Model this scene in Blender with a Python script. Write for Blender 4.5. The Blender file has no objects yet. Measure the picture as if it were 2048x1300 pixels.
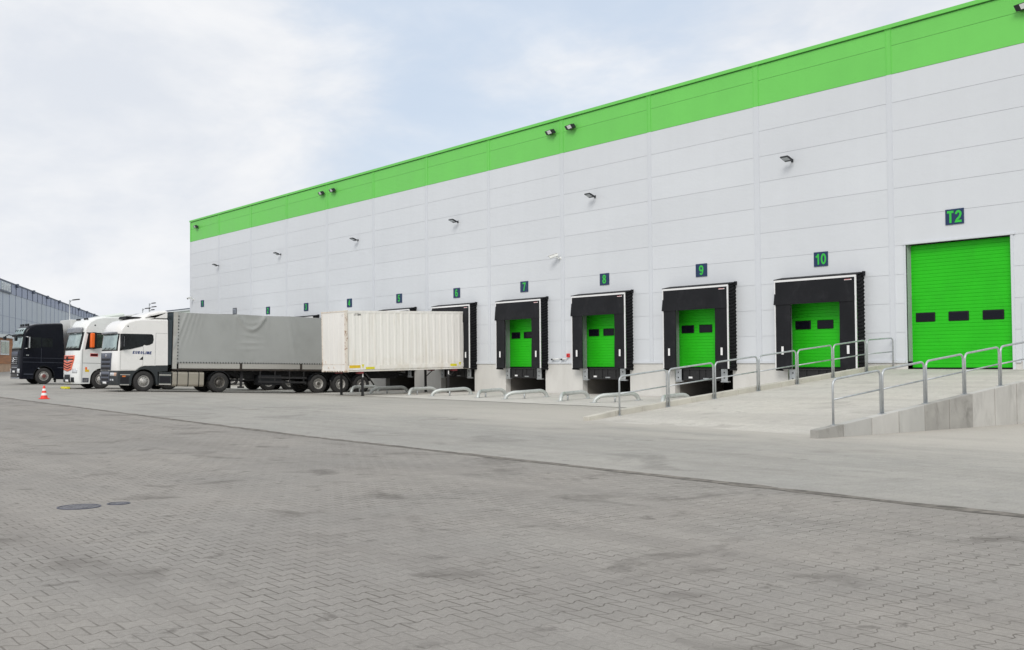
import bpy, bmesh, math, random
from mathutils import Matrix, Vector
random.seed(7)
S = bpy.context.scene
COL = S.collection
R_ = math.radians

# ------------------------------------------------------------------ camera
CAM = Vector((89.1548, -33.8694, 1.6832))
rt = Vector((0.5993, 0.8005, -0.0079)).normalized()
fw = Vector((-0.8000, 0.5992, 0.0305)).normalized()
up = rt.cross(fw).normalized()
rt = fw.cross(up).normalized()
cd = bpy.data.cameras.new("Camera")
cam = bpy.data.objects.new("Camera", cd)
COL.objects.link(cam)
M = Matrix((( rt.x, up.x, -fw.x, CAM.x), (rt.y, up.y, -fw.y, CAM.y), (rt.z, up.z, -fw.z, CAM.z), (0, 0, 0, 1)))
cam.matrix_world = M
cd.sensor_width = 36.0
cd.lens = 39.373
cd.clip_start = 0.1
cd.clip_end = 3000
S.camera = cam

# ------------------------------------------------------------------ sun and sky
SUN_EL, SUN_AZ = R_(37), R_(-38)         # azimuth measured from -Y towards -X
sdir = Vector((-math.sin(SUN_AZ) * math.cos(SUN_EL), -math.cos(SUN_AZ) * math.cos(SUN_EL), math.sin(SUN_EL)))
sl = bpy.data.lights.new("Sun", 'SUN')
sl.energy = 1.5
sl.angle = R_(24)
sl.color = (1.0, 0.96, 0.90)
so = bpy.data.objects.new("Sun", sl)
COL.objects.link(so)
so.rotation_euler = sdir.to_track_quat('Z', 'Y').to_euler()
so.location = (60, -40, 60)

W = bpy.data.worlds.new("World")
S.world = W
W.use_nodes = True
wt = W.node_tree
wt.nodes.clear()


class NT:
    """small node helper"""
    def __init__(self, tree):
        self.t = tree

    def n(self, typ, **kw):
        nd = self.t.nodes.new(typ)
        for k, v in kw.items():
            setattr(nd, k, v)
        return nd

    def link(self, a, b):
        self.t.links.new(a, b)

    def put(self, sock, v):
        if hasattr(v, 'is_output'):
            self.link(v, sock)
        else:
            sock.default_value = v

    def m(self, op, a, b=None, c=None, clamp=False):
        nd = self.n('ShaderNodeMath', operation=op, use_clamp=clamp)
        self.put(nd.inputs[0], a)
        if b is not None:
            self.put(nd.inputs[1], b)
        if c is not None:
            self.put(nd.inputs[2], c)
        return nd.outputs[0]

    def mix(self, f, a, b, mode='MIX'):
        nd = self.n('ShaderNodeMix', data_type='RGBA', blend_type=mode)
        self.put(nd.inputs[0], f)
        self.put(nd.inputs[6], a if hasattr(a, 'is_output') else (*a, 1))
        self.put(nd.inputs[7], b if hasattr(b, 'is_output') else (*b, 1))
        return nd.outputs[2]

    def noise(self, vec, scale, detail=4, rough=0.55, dist=0.0):
        nd = self.n('ShaderNodeTexNoise')
        if vec is not None:
            self.link(vec, nd.inputs['Vector'])
        nd.inputs['Scale'].default_value = scale
        nd.inputs['Detail'].default_value = detail
        nd.inputs['Roughness'].default_value = rough
        nd.inputs['Distortion'].default_value = dist
        return nd.outputs[0]

    def ramp(self, v, lo, hi, a=0.0, b=1.0):
        nd = self.n('ShaderNodeMapRange', interpolation_type='SMOOTHSTEP')
        self.put(nd.inputs[0], v)
        nd.inputs[1].default_value = lo
        nd.inputs[2].default_value = hi
        nd.inputs[3].default_value = a
        nd.inputs[4].default_value = b
        return nd.outputs[0]

    def scalevec(self, vec, s):
        nd = self.n('ShaderNodeMapping')
        self.link(vec, nd.inputs['Vector'])
        nd.inputs['Scale'].default_value = s
        return nd.outputs[0]


w = NT(wt)
wo = w.n('ShaderNodeOutputWorld')
bg = w.n('ShaderNodeBackground')
sky = w.n('ShaderNodeTexSky', sky_type='NISHITA')
sky.sun_disc = False
sky.sun_elevation = SUN_EL
sky.sun_rotation = math.atan2(sdir.x, sdir.y)
sky.air_density = 1.0
sky.dust_density = 2.0
tc = w.n('ShaderNodeTexCoord')
gv = tc.outputs['Generated']
sc = w.scalevec(gv, (1.0, 1.0, 2.2))
n1 = w.noise(sc, 2.3, 6, 0.55, 0.3)
n2 = w.noise(sc, 5.5, 5, 0.6, 0.2)
n3 = w.noise(sc, 1.1, 3, 0.5, 0.0)
cover = w.m('ADD', w.m('MULTIPLY', n1, 0.65), w.m('MULTIPLY', n2, 0.35))
# thinner cloud towards the higher sky over the yard
dt = w.n('ShaderNodeVectorMath', operation='DOT_PRODUCT')
w.link(gv, dt.inputs[0])
dt.inputs[1].default_value = Vector((-0.760, 0.555, 0.34)).normalized()
thin = w.ramp(dt.outputs['Value'], 0.945, 1.0, 0.0, 0.22)
cf = w.ramp(w.m('SUBTRACT', cover, thin), 0.22, 0.46, 0.30, 1.0)
cshade = w.ramp(w.m('ADD', w.m('MULTIPLY', n2, 0.6), w.m('MULTIPLY', n3, 0.4)), 0.35, 0.62, 0.0, 1.0)
ccol = w.mix(cshade, (6.8, 7.15, 7.75), (8.3, 8.4, 8.6))
skb = w.mix(0.75, sky.outputs[0], (5.9, 7.0, 8.5))
w.link(w.mix(cf, skb, ccol), bg.inputs[0])
bg.inputs[1].default_value = 0.1
w.link(bg.outputs[0], wo.inputs[0])

S.view_settings.view_transform = 'Standard'
S.view_settings.look = 'None'
S.view_settings.gamma = 1
S.view_settings.exposure = 0.15
S.render.film_transparent = False
S.cycles.max_bounces = 8
S.cycles.use_denoising = True

# ------------------------------------------------------------------ materials
MATS = {}


def mat(name, color, rough=0.6, metal=0.0, var=0.06, vscale=3.0, dirt=0.0, dirtcol=(0.12, 0.10, 0.08), dscale=2.0,
        bump=0.0, bscale=40.0, stretch=(1, 1, 1), coat=0.0, spec=0.5):
    if name in MATS:
        return MATS[name]
    m = bpy.data.materials.new(name)
    m.use_nodes = True
    t = NT(m.node_tree)
    bs = m.node_tree.nodes['Principled BSDF']
    co = t.n('ShaderNodeTexCoord').outputs['Object']
    v = t.scalevec(co, stretch)
    nz = t.noise(v, vscale, 5, 0.6)
    hi = tuple(min(1, c * (1 + var)) for c in color)
    lo = tuple(c * (1 - var) for c in color)
    c = t.mix(t.ramp(nz, 0.3, 0.7), lo, hi)
    if dirt > 0:
        d = t.noise(t.scalevec(v, (1.3, 1.1, 0.9)), dscale, 7, 0.65, 0.4)
        c = t.mix(t.m('MULTIPLY', t.ramp(d, 0.48, 0.75), dirt), c, dirtcol)
    t.link(c, bs.inputs['Base Color'])
    bs.inputs['Metallic'].default_value = metal
    rr = t.ramp(nz, 0.2, 0.8, max(0.02, rough - 0.08), min(1, rough + 0.08))
    t.link(rr, bs.inputs['Roughness'])
    bs.inputs['Coat Weight'].default_value = coat
    bs.inputs['Coat Roughness'].default_value = 0.08
    bs.inputs['Specular IOR Level'].default_value = spec
    if bump > 0:
        b = t.n('ShaderNodeBump')
        b.inputs['Strength'].default_value = bump
        b.inputs['Distance'].default_value = 0.01
        t.link(t.noise(v, bscale, 4, 0.6), b.inputs['Height'])
        t.link(b.outputs[0], bs.inputs['Normal'])
    MATS[name] = m
    return m


def paver_mat(name, base, base2, joint, stain, jw, amp, stains, dust=None):
    """interlocking concrete pavers: rows along Y with zig-zag long joints and straight end joints"""
    m = bpy.data.materials.new(name)
    m.use_nodes = True
    t = NT(m.node_tree)
    bs = m.node_tree.nodes['Principled BSDF']
    co = t.n('ShaderNodeTexCoord').outputs['Object']
    wob = t.noise(co, 1.7, 2, 0.5)
    sp = t.n('ShaderNodeSeparateXYZ')
    t.link(co, sp.inputs[0])
    edge = t.noise(co, 55, 3, 0.6)
    L, P, A = 0.205, 0.198, 0.021
    x = t.m('ADD', sp.outputs[0], t.m('MULTIPLY', t.m('SUBTRACT', wob, 0.5), 0.05))
    u = t.m('ADD', sp.outputs[1], t.m('MULTIPLY', t.m('SUBTRACT', wob, 0.5), 0.03))
    v = t.m('ADD', x, t.m('MULTIPLY', t.m('SUBTRACT', edge, 0.5), 0.008))
    cw = t.m('COSINE', t.m('MULTIPLY', u, 2 * math.pi / L))                                        # 1 at u=0, -1 at L/2
    tr = t.m('MINIMUM', t.m('MAXIMUM', t.m('MULTIPLY', cw, 1.3), -1.0), 1.0)                        # soft trapezoid wave
    wv = t.m('MULTIPLY', tr, A)
    te = t.m('FLOORED_MODULO', t.m('SUBTRACT', v, wv), 2 * P)
    to = t.m('FLOORED_MODULO', t.m('ADD', t.m('SUBTRACT', v, P), wv), 2 * P)
    de = t.m('MINIMUM', te, t.m('SUBTRACT', 2 * P, te))
    do = t.m('MINIMUM', to, t.m('SUBTRACT', 2 * P, to))
    dl = t.m('MINIMUM', de, do)
    odd = t.m('LESS_THAN', te, t.m('SUBTRACT', P, t.m('MULTIPLY', wv, 2.0)))
    ush = t.m('ADD', u, t.m('MULTIPLY', odd, L / 2))
    uo = t.m('FLOORED_MODULO', ush, L)
    dj = t.m('MINIMUM', uo, t.m('SUBTRACT', L, uo))
    row = t.m('ADD', t.m('MULTIPLY', t.m('FLOOR', t.m('DIVIDE', t.m('SUBTRACT', v, wv), 2 * P)), 2.0), odd)
    # the even row belongs to the next line up
    brick = t.m('FLOOR', t.m('DIVIDE', ush, L))
    cv = t.n('ShaderNodeCombineXYZ')
    t.link(row, cv.inputs[0])
    t.link(brick, cv.inputs[1])
    wn = t.n('ShaderNodeTexWhiteNoise', noise_dimensions='2D')
    t.link(cv.outputs[0], wn.inputs['Vector'])
    dist = t.m('MINIMUM', dl, t.m('MULTIPLY', dj, 0.92))
    jvar = t.noise(co, 2.4, 4, 0.6)
    jwid = t.ramp(jvar, 0.3, 0.7, jw * 0.35, jw * 1.45)
    jm = t.m('SUBTRACT', 1.0, t.m('DIVIDE', t.m('SUBTRACT', dist, t.m('MULTIPLY', jwid, 0.45)), jwid, clamp=True), clamp=True)
    grain = t.m('ADD', t.m('MULTIPLY', t.noise(co, 150, 3, 0.7), 0.55), t.m('MULTIPLY', t.noise(co, 26, 5, 0.75), 0.45))
    big = t.noise(co, 0.22, 5, 0.6, 0.3)
    c = t.mix(t.ramp(big, 0.35, 0.65), base, base2)
    hsv = t.n('ShaderNodeHueSaturation')
    t.link(c, hsv.inputs['Color'])
    t.link(t.m('ADD', t.m('ADD', 0.765, t.m('MULTIPLY', wn.outputs['Value'], 0.085)), t.m('MULTIPLY', t.ramp(grain, 0.34, 0.66), 0.36)), hsv.inputs['Value'])
    tint = t.mix(t.noise(co, 0.5, 3), (1.0, 0.985, 0.965), (0.98, 1.0, 1.0))
    c = t.mix(1.0, hsv.outputs[0], tint, 'MULTIPLY')
    st = t.noise(co, stains, 6, 0.62, 0.6)
    c = t.mix(t.m('MULTIPLY', t.ramp(st, 0.54, 0.69), 0.62), c, stain)
    st2 = t.noise(co, stains * 4.5, 5, 0.6, 0.3)
    c = t.mix(t.m('MULTIPLY', t.ramp(st2, 0.60, 0.71), 0.6), c, stain)
    # long tyre-worn streaks running along the yard
    stv = t.scalevec(co, (0.06, 0.9, 1))
    sk = t.noise(stv, 1.6, 4, 0.55)
    c = t.mix(t.m('MULTIPLY', t.ramp(sk, 0.42, 0.70), 0.34), c, tuple(b * 0.66 for b in base))
    # pale gravel specks
    vo = t.n('ShaderNodeTexVoronoi')
    t.link(co, vo.inputs['Vector'])
    vo.inputs['Scale'].default_value = 9.0
    spk = t.m('MULTIPLY', t.m('LESS_THAN', vo.outputs['Distance'], 0.045), t.m('GREATER_THAN', t.noise(co, 0.8, 2), 0.52))
    c = t.mix(t.m('MULTIPLY', spk, 0.6), c, (0.55, 0.53, 0.50))
    if dust:
        dy = t.m('ADD', sp.outputs[1], t.m('MULTIPLY', t.m('SUBTRACT', t.noise(t.scalevec(co, (.35, 1, 1)), 0.5, 5, 0.6), 0.5), 9.0))
        dx = t.ramp(sp.outputs[0], 50, 64, 0.35, 1.0)
        c = t.mix(t.m('MULTIPLY', t.m('MULTIPLY', t.ramp(dy, -18.5, -12.5), dx), 0.75), c, dust)
    fill = t.ramp(t.noise(co, 0.55, 4, 0.6), 0.36, 0.64, 0.30, 1.0)      # joints differ in how full of sand they are
    c = t.mix(t.m('MULTIPLY', t.m('MULTIPLY', jm, amp), fill), c, joint)
    t.link(c, bs.inputs['Base Color'])
    bs.inputs['Roughness'].default_value = 0.88
    bs.inputs['Specular IOR Level'].default_value = 0.25
    b = t.n('ShaderNodeBump')
    b.inputs['Strength'].default_value = 0.35
    b.inputs['Distance'].default_value = 0.006
    t.link(t.m('ADD', t.m('MULTIPLY', jm, -1.0), t.m('MULTIPLY', grain, 0.25)), b.inputs['Height'])
    t.link(b.outputs[0], bs.inputs['Normal'])
    MATS[name] = m
    return m


def rusty_white(name, base, zlo, zhi):
    """dirty cream container paint: vertical streaks, rust freckles"""
    m = bpy.data.materials.new(name)
    m.use_nodes = True
    t = NT(m.node_tree)
    bs = m.node_tree.nodes['Principled BSDF']
    co = t.n('ShaderNodeTexCoord').outputs['Object']
    streak = t.noise(t.scalevec(co, (1, 1, 0.07)), 7.0, 5, 0.6)
    c = t.mix(t.m('MULTIPLY', t.ramp(streak, 0.50, 0.72), 0.28), base, (0.60, 0.53, 0.42))
    sp = t.n('ShaderNodeSeparateXYZ')
    t.link(co, sp.inputs[0])
    low = t.ramp(sp.outputs[2], 0.0, 1.1, 1.0, 0.0)
    dn = t.noise(co, 2.2, 6, 0.65)
    c = t.mix(t.m('MULTIPLY', t.m('MULTIPLY', low, t.ramp(dn, 0.35, 0.7)), 0.45), c, (0.62, 0.55, 0.43))
    rn = t.noise(co, 6.5, 7, 0.7, 0.6)
    c = t.mix(t.ramp(rn, 0.685, 0.76), c, (0.28, 0.11, 0.045))
    sx = t.noise(t.scalevec(co, (1, 1, 0.05)), 16.0, 3, 0.6)
    c = t.mix(t.m('MULTIPLY', t.ramp(sx, 0.68, 0.76), t.m('MULTIPLY', low, 0.55)), c, (0.30, 0.25, 0.20))
    t.link(c, bs.inputs['Base Color'])
    bs.inputs['Roughness'].default_value = 0.45
    MATS[name] = m
    return m


def rust_edge(name):
    m = bpy.data.materials.new(name)
    m.use_nodes = True
    t = NT(m.node_tree)
    bs = m.node_tree.nodes['Principled BSDF']
    co = t.n('ShaderNodeTexCoord').outputs['Object']
    rn = t.noise(co, 4.5, 7, 0.7, 0.5)
    c = t.mix(t.ramp(rn, 0.50, 0.68), (0.76, 0.70, 0.62), (0.34, 0.20, 0.12))
    t.link(c, bs.inputs['Base Color'])
    bs.inputs['Roughness'].default_value = 0.6
    MATS[name] = m
    return m


mat('cladding', (0.675, 0.70, 0.73), 0.42, 0.0, 0.018, 0.25, 0.03, (0.45, 0.46, 0.48), 1.2, spec=0.4)
def panel_tone(name, du):
    m = MATS[name]
    t = NT(m.node_tree)
    bs = m.node_tree.nodes['Principled BSDF']
    src = bs.inputs['Base Color'].links[0].from_socket
    co = t.n('ShaderNodeTexCoord').outputs['Object']
    sp = t.n('ShaderNodeSeparateXYZ')
    t.link(co, sp.inputs[0])
    cv = t.n('ShaderNodeCombineXYZ')
    t.link(t.m('FLOOR', t.m('DIVIDE', sp.outputs[0], 6.0)), cv.inputs[0])
    t.link(t.m('FLOOR', t.m('SUBTRACT', sp.outputs[2], 0.5)), cv.inputs[1])
    wn = t.n('ShaderNodeTexWhiteNoise', noise_dimensions='2D')
    t.link(cv.outputs[0], wn.inputs['Vector'])
    streak = t.noise(t.scalevec(co, (1, 1, .05)), 2.2, 4, 0.6)
    hv = t.n('ShaderNodeHueSaturation')
    t.link(src, hv.inputs['Color'])
    t.link(t.m('ADD', t.m('ADD', 1.0 - du, t.m('MULTIPLY', wn.outputs['Value'], du)), t.m('MULTIPLY', t.m('SUBTRACT', streak, 0.5), 0.05)), hv.inputs['Value'])
    t.link(hv.outputs[0], bs.inputs['Base Color'])
    b = t.n('ShaderNodeBump')
    b.inputs['Strength'].default_value = 0.25
    b.inputs['Distance'].default_value = 0.02
    t.link(t.noise(t.scalevec(co, (.5, 1, 1)), 1.6, 3, 0.5), b.inputs['Height'])
    t.link(b.outputs[0], bs.inputs['Normal'])


panel_tone('cladding', .035)
mat('cladding_trim', (0.64, 0.665, 0.70), 0.42, 0.0, 0.02, 0.5)
mat('band_green', (0.175, 0.625, 0.118), 0.5, 0.0, 0.03, 0.4, spec=0.3)
mat('groove', (0.22, 0.24, 0.26), 0.8)
panel_tone('band_green', .04)
mat('groove_green', (0.05, 0.20, 0.04), 0.8)
mat('door_green', (0.026, 0.52, 0.013), 0.5, 0.0, 0.05, 1.0, 0.14, (0.03, 0.26, 0.02), 1.5, spec=0.22)
mat('plinth', (0.64, 0.63, 0.60), 0.85, 0.0, 0.05, 0.8, 0.22, (0.40, 0.38, 0.34), 1.3, bump=0.15, stretch=(1, 1, 0.5))
mat('concrete_pale', (0.55, 0.53, 0.49), 0.9, 0.0, 0.08, 0.7, 0.3, (0.33, 0.31, 0.28), 1.1, bump=0.2)
mat('concrete_wall', (0.52, 0.51, 0.48), 0.9, 0.0, 0.10, 0.7, 0.45, (0.22, 0.215, 0.20), 1.3, bump=0.3, stretch=(1, 1.2, 0.6))
mat('concrete_wall_dark', (0.36, 0.35, 0.325), 0.92, 0.0, 0.14, 0.9, 0.6, (0.16, 0.155, 0.14), 2.2, bump=0.35)
mat('concrete_wall_mid', (0.455, 0.45, 0.425), 0.9, 0.0, 0.10, 0.7, 0.5, (0.25, 0.245, 0.23), 1.7, bump=0.3, stretch=(1, 1.2, 0.5))
mat('concrete_kerb', (0.52, 0.50, 0.44), 0.9, 0.0, 0.09, 1.0, 0.35, (0.30, 0.28, 0.24), 2.0, bump=0.25)
mat('pit', (0.20, 0.185, 0.165), 0.95, 0.0, 0.1, 1.0)
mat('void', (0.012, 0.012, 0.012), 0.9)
mat('black_fabric', (0.013, 0.0135, 0.016), 0.6, 0.0, 0.15, 1.5, 0.45, (0.034, 0.034, 0.038), 1.4, bump=0.35, bscale=3, spec=0.18)  # paler blotches put both scuffs and sheen patches into the fabric colour
mat('black_rubber', (0.009, 0.0095, 0.011), 0.6, 0.0, 0.2, 3.0, spec=0.15)
mat('white_strip', (0.80, 0.80, 0.80), 0.4, 0.0, 0.03)
mat('white_reflector', (0.86, 0.86, 0.86), 0.35, 0.0, 0.02)
mat('leveler', (0.012, 0.012, 0.013), 0.6, 0.0, 0.2, 2.0, 0.2, (0.04, 0.038, 0.035), 3)
mat('galv', (0.50, 0.525, 0.54), 0.42, 0.65, 0.12, 6.0, 0.15, (0.32, 0.34, 0.35), 5)
mat('galv_pale', (0.56, 0.585, 0.57), 0.5, 0.35, 0.10, 4.0, 0.2, (0.40, 0.42, 0.40), 4)
mat('jamb', (0.34, 0.38, 0.36), 0.6, 0.0, 0.05)
mat('glass_dark', (0.008, 0.008, 0.014), 0.15, 0.0, 0.1, spec=0.15)
mat('navy', (0.008, 0.030, 0.095), 0.45, 0.0, 0.05)
mat('digit_green', (0.03, 0.52, 0.05), 0.45, 0.0, 0.03)
mat('grey_sign', (0.12, 0.13, 0.15), 0.5)
mat('lamp_black', (0.018, 0.020, 0.024), 0.4)
mat('lamp_lens', (0.42, 0.45, 0.47), 0.12)
mat('lamp_lens_white', (0.92, 0.93, 0.93), 0.2)  # white base colour stands in for the lit glint of the lens
mat('camera_white', (0.78, 0.79, 0.77), 0.4)
mat('red', (0.70, 0.03, 0.03), 0.45)
mat('cone_red', (0.80, 0.045, 0.025), 0.5, 0.0, 0.08, 6)
mat('cone_white', (0.82, 0.82, 0.82), 0.45, 0.0, 0.06, 6)
mat('iron', (0.075, 0.080, 0.11), 0.5, 0.5, 0.25, 14, 0.4, (0.16, 0.15, 0.14), 6, bump=0.4, bscale=60)
mat('iron_lid', (0.17, 0.17, 0.185), 0.7, 0.1, 0.3, 14, 0.8, (0.035, 0.035, 0.038), 7, bump=0.4, bscale=60)
mat('sand_joint', (0.17, 0.155, 0.135), 0.95, 0.0, 0.45, 5.0, 0.6, (0.055, 0.05, 0.042), 2.0)
# vehicles
mat('paint_white', (0.82, 0.81, 0.79), 0.30, 0.0, 0.02, 1.0, 0.10, (0.55, 0.52, 0.46), 1.6, coat=0.5)
mat('paint_cool_white', (0.80, 0.815, 0.80), 0.28, 0.0, 0.02, 1.0, 0.06, (0.56, 0.55, 0.50), 1.6, coat=0.6)
mat('paint_black', (0.005, 0.006, 0.011), 0.22, 0.0, 0.15, 1.0, 0.05, (0.02, 0.02, 0.02), 2, spec=0.22)
mat('plastic_dark', (0.026, 0.032, 0.036), 0.6, 0.0, 0.12, 2.0, 0.25, (0.08, 0.075, 0.068), 3)
mat('plastic_black', (0.010, 0.011, 0.013), 0.5, 0.0, 0.1, 2.0, spec=0.25)
mat('grille_grey', (0.085, 0.095, 0.125), 0.4, 0.25, 0.1, 2.0)
mat('grille_slot', (0.008, 0.008, 0.012), 0.7)
mat('chassis', (0.018, 0.018, 0.020), 0.75, 0.0, 0.25, 3, 0.3, (0.06, 0.052, 0.045), 4)
mat('chassis_rust', (0.035, 0.028, 0.023), 0.8, 0.0, 0.25, 4, 0.35, (0.10, 0.06, 0.035), 5)
mat('tyre', (0.030, 0.029, 0.029), 0.85, 0.0, 0.2, 5, 0.25, (0.085, 0.075, 0.068), 3)
mat('rim_steel', (0.20, 0.19, 0.175), 0.5, 0.45, 0.15, 8, 0.5, (0.085, 0.065, 0.05), 5)
mat('rim_silver', (0.46, 0.45, 0.43), 0.45, 0.35, 0.15, 8, 0.4, (0.16, 0.13, 0.11), 5)
mat('rim_dark', (0.07, 0.065, 0.06), 0.6, 0.3, 0.2, 8, 0.4, (0.14, 0.10, 0.07), 5)
mat('hub_red', (0.17, 0.05, 0.045), 0.6)
mat('tank_alu', (0.42, 0.385, 0.325), 0.42, 0.5, 0.08, 2.0, 0.3, (0.26, 0.22, 0.17), 2.0, stretch=(1, 0.2, 1))
mat('windscreen', (0.33, 0.42, 0.42), 0.06, 0.0, 0.25, 1.2, 0.2, (0.62, 0.70, 0.69), 1.0, spec=0.8)  # pale teal colour paints in the bright sky reflected by the glass
mat('side_glass', (0.009, 0.012, 0.013), 0.06, 0.0, 0.5, 1.5, spec=0.3)
mat('side_glass_green', (0.016, 0.035, 0.018), 0.06, 0.0, 0.5, 1.5, spec=0.6)
mat('chrome', (0.72, 0.73, 0.75), 0.15, 0.9, 0.04)
mat('headlight', (0.62, 0.64, 0.66), 0.12, 0.3, 0.2, 9)
mat('headlight_amber', (0.62, 0.42, 0.32), 0.2, 0.1, 0.3, 6)
mat('amber', (0.62, 0.17, 0.03), 0.3)
mat('alu', (0.50, 0.49, 0.46), 0.45, 0.45, 0.08, 2.0, 0.2, (0.34, 0.32, 0.28), 2, stretch=(1, 0.1, 1))
mat('tarp', (0.355, 0.365, 0.355), 0.55, 0.0, 0.05, 0.6, 0.22, (0.21, 0.215, 0.195), 0.7, bump=0.1, bscale=8)
mat('tarp_blue', (0.03, 0.045, 0.055), 0.55, 0.0, 0.1, 1.0)
mat('trailer_white', (0.70, 0.71, 0.70), 0.4, 0.0, 0.03, 0.8, 0.1, (0.52, 0.5, 0.46), 1.2)
mat('trailer_green_white', (0.66, 0.71, 0.66), 0.4, 0.0, 0.03, 0.8)
mat('text_blue', (0.012, 0.035, 0.16), 0.4)
mat('orange', (0.90, 0.15, 0.015), 0.4)
mat('grille_red', (0.83, 0.17, 0.09), 0.35, 0.0, 0.05)
mat('visor_smoke', (0.20, 0.21, 0.23), 0.15, 0.0, 0.2)
mat('yellow', (0.76, 0.52, 0.02), 0.5, 0.0, 0.08, 5, 0.15, (0.5, 0.4, 0.2), 4)
mat('yellow_lemon', (0.72, 0.66, 0.02), 0.5, 0.0, 0.06)
mat('dark_red', (0.16, 0.02, 0.025), 0.6, 0.0, 0.2, 5, 0.3, (0.06, 0.03, 0.03), 6)
rusty_white('container_paint', (0.87, 0.85, 0.805), 0, 3)
rust_edge('container_edge')
mat('container_white', (0.85, 0.83, 0.79), 0.42, 0.0, 0.03, 0.8, 0.18, (0.62, 0.52, 0.40), 1.6, stretch=(1, 1, 0.3))
# far buildings
mat('far_clad', (0.40, 0.45, 0.52), 0.5, 0.0, 0.06, 0.12)
mat('far_band', (0.26, 0.30, 0.42), 0.5, 0.0, 0.06, 0.12)
mat('far_dark', (0.09, 0.11, 0.15), 0.6)
mat('far_white', (0.66, 0.70, 0.72), 0.5)
mat('office_wood', (0.36, 0.155, 0.062), 0.7, 0.0, 0.25, 1.5, stretch=(0.2, 0.2, 6))
mat('office_base', (0.48, 0.33, 0.22), 0.8, 0.0, 0.1, 1.0)
mat('office_glass', (0.16, 0.19, 0.17), 0.15, 0.0, 0.6, 1.1)
mat('roof_grey', (0.4, 0.41, 0.42), 0.7)
mat('far_green_white', (0.60, 0.66, 0.60), 0.6)
paver_mat('pavers_yard', (0.328, 0.307, 0.283), (0.288, 0.272, 0.254), (0.085, 0.075, 0.062), (0.12, 0.11, 0.098), 0.0058, 0.8, 0.75)
paver_mat('pavers_apron', (0.385, 0.37, 0.343), (0.345, 0.333, 0.312), (0.20, 0.185, 0.165), (0.22, 0.21, 0.195), 0.004, 0.55, 0.45, (0.52, 0.49, 0.44))
paver_mat('pavers_ramp', (0.56, 0.535, 0.488), (0.53, 0.508, 0.47), (0.30, 0.28, 0.25), (0.36, 0.34, 0.31), 0.004, 0.5, 0.6)


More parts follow.
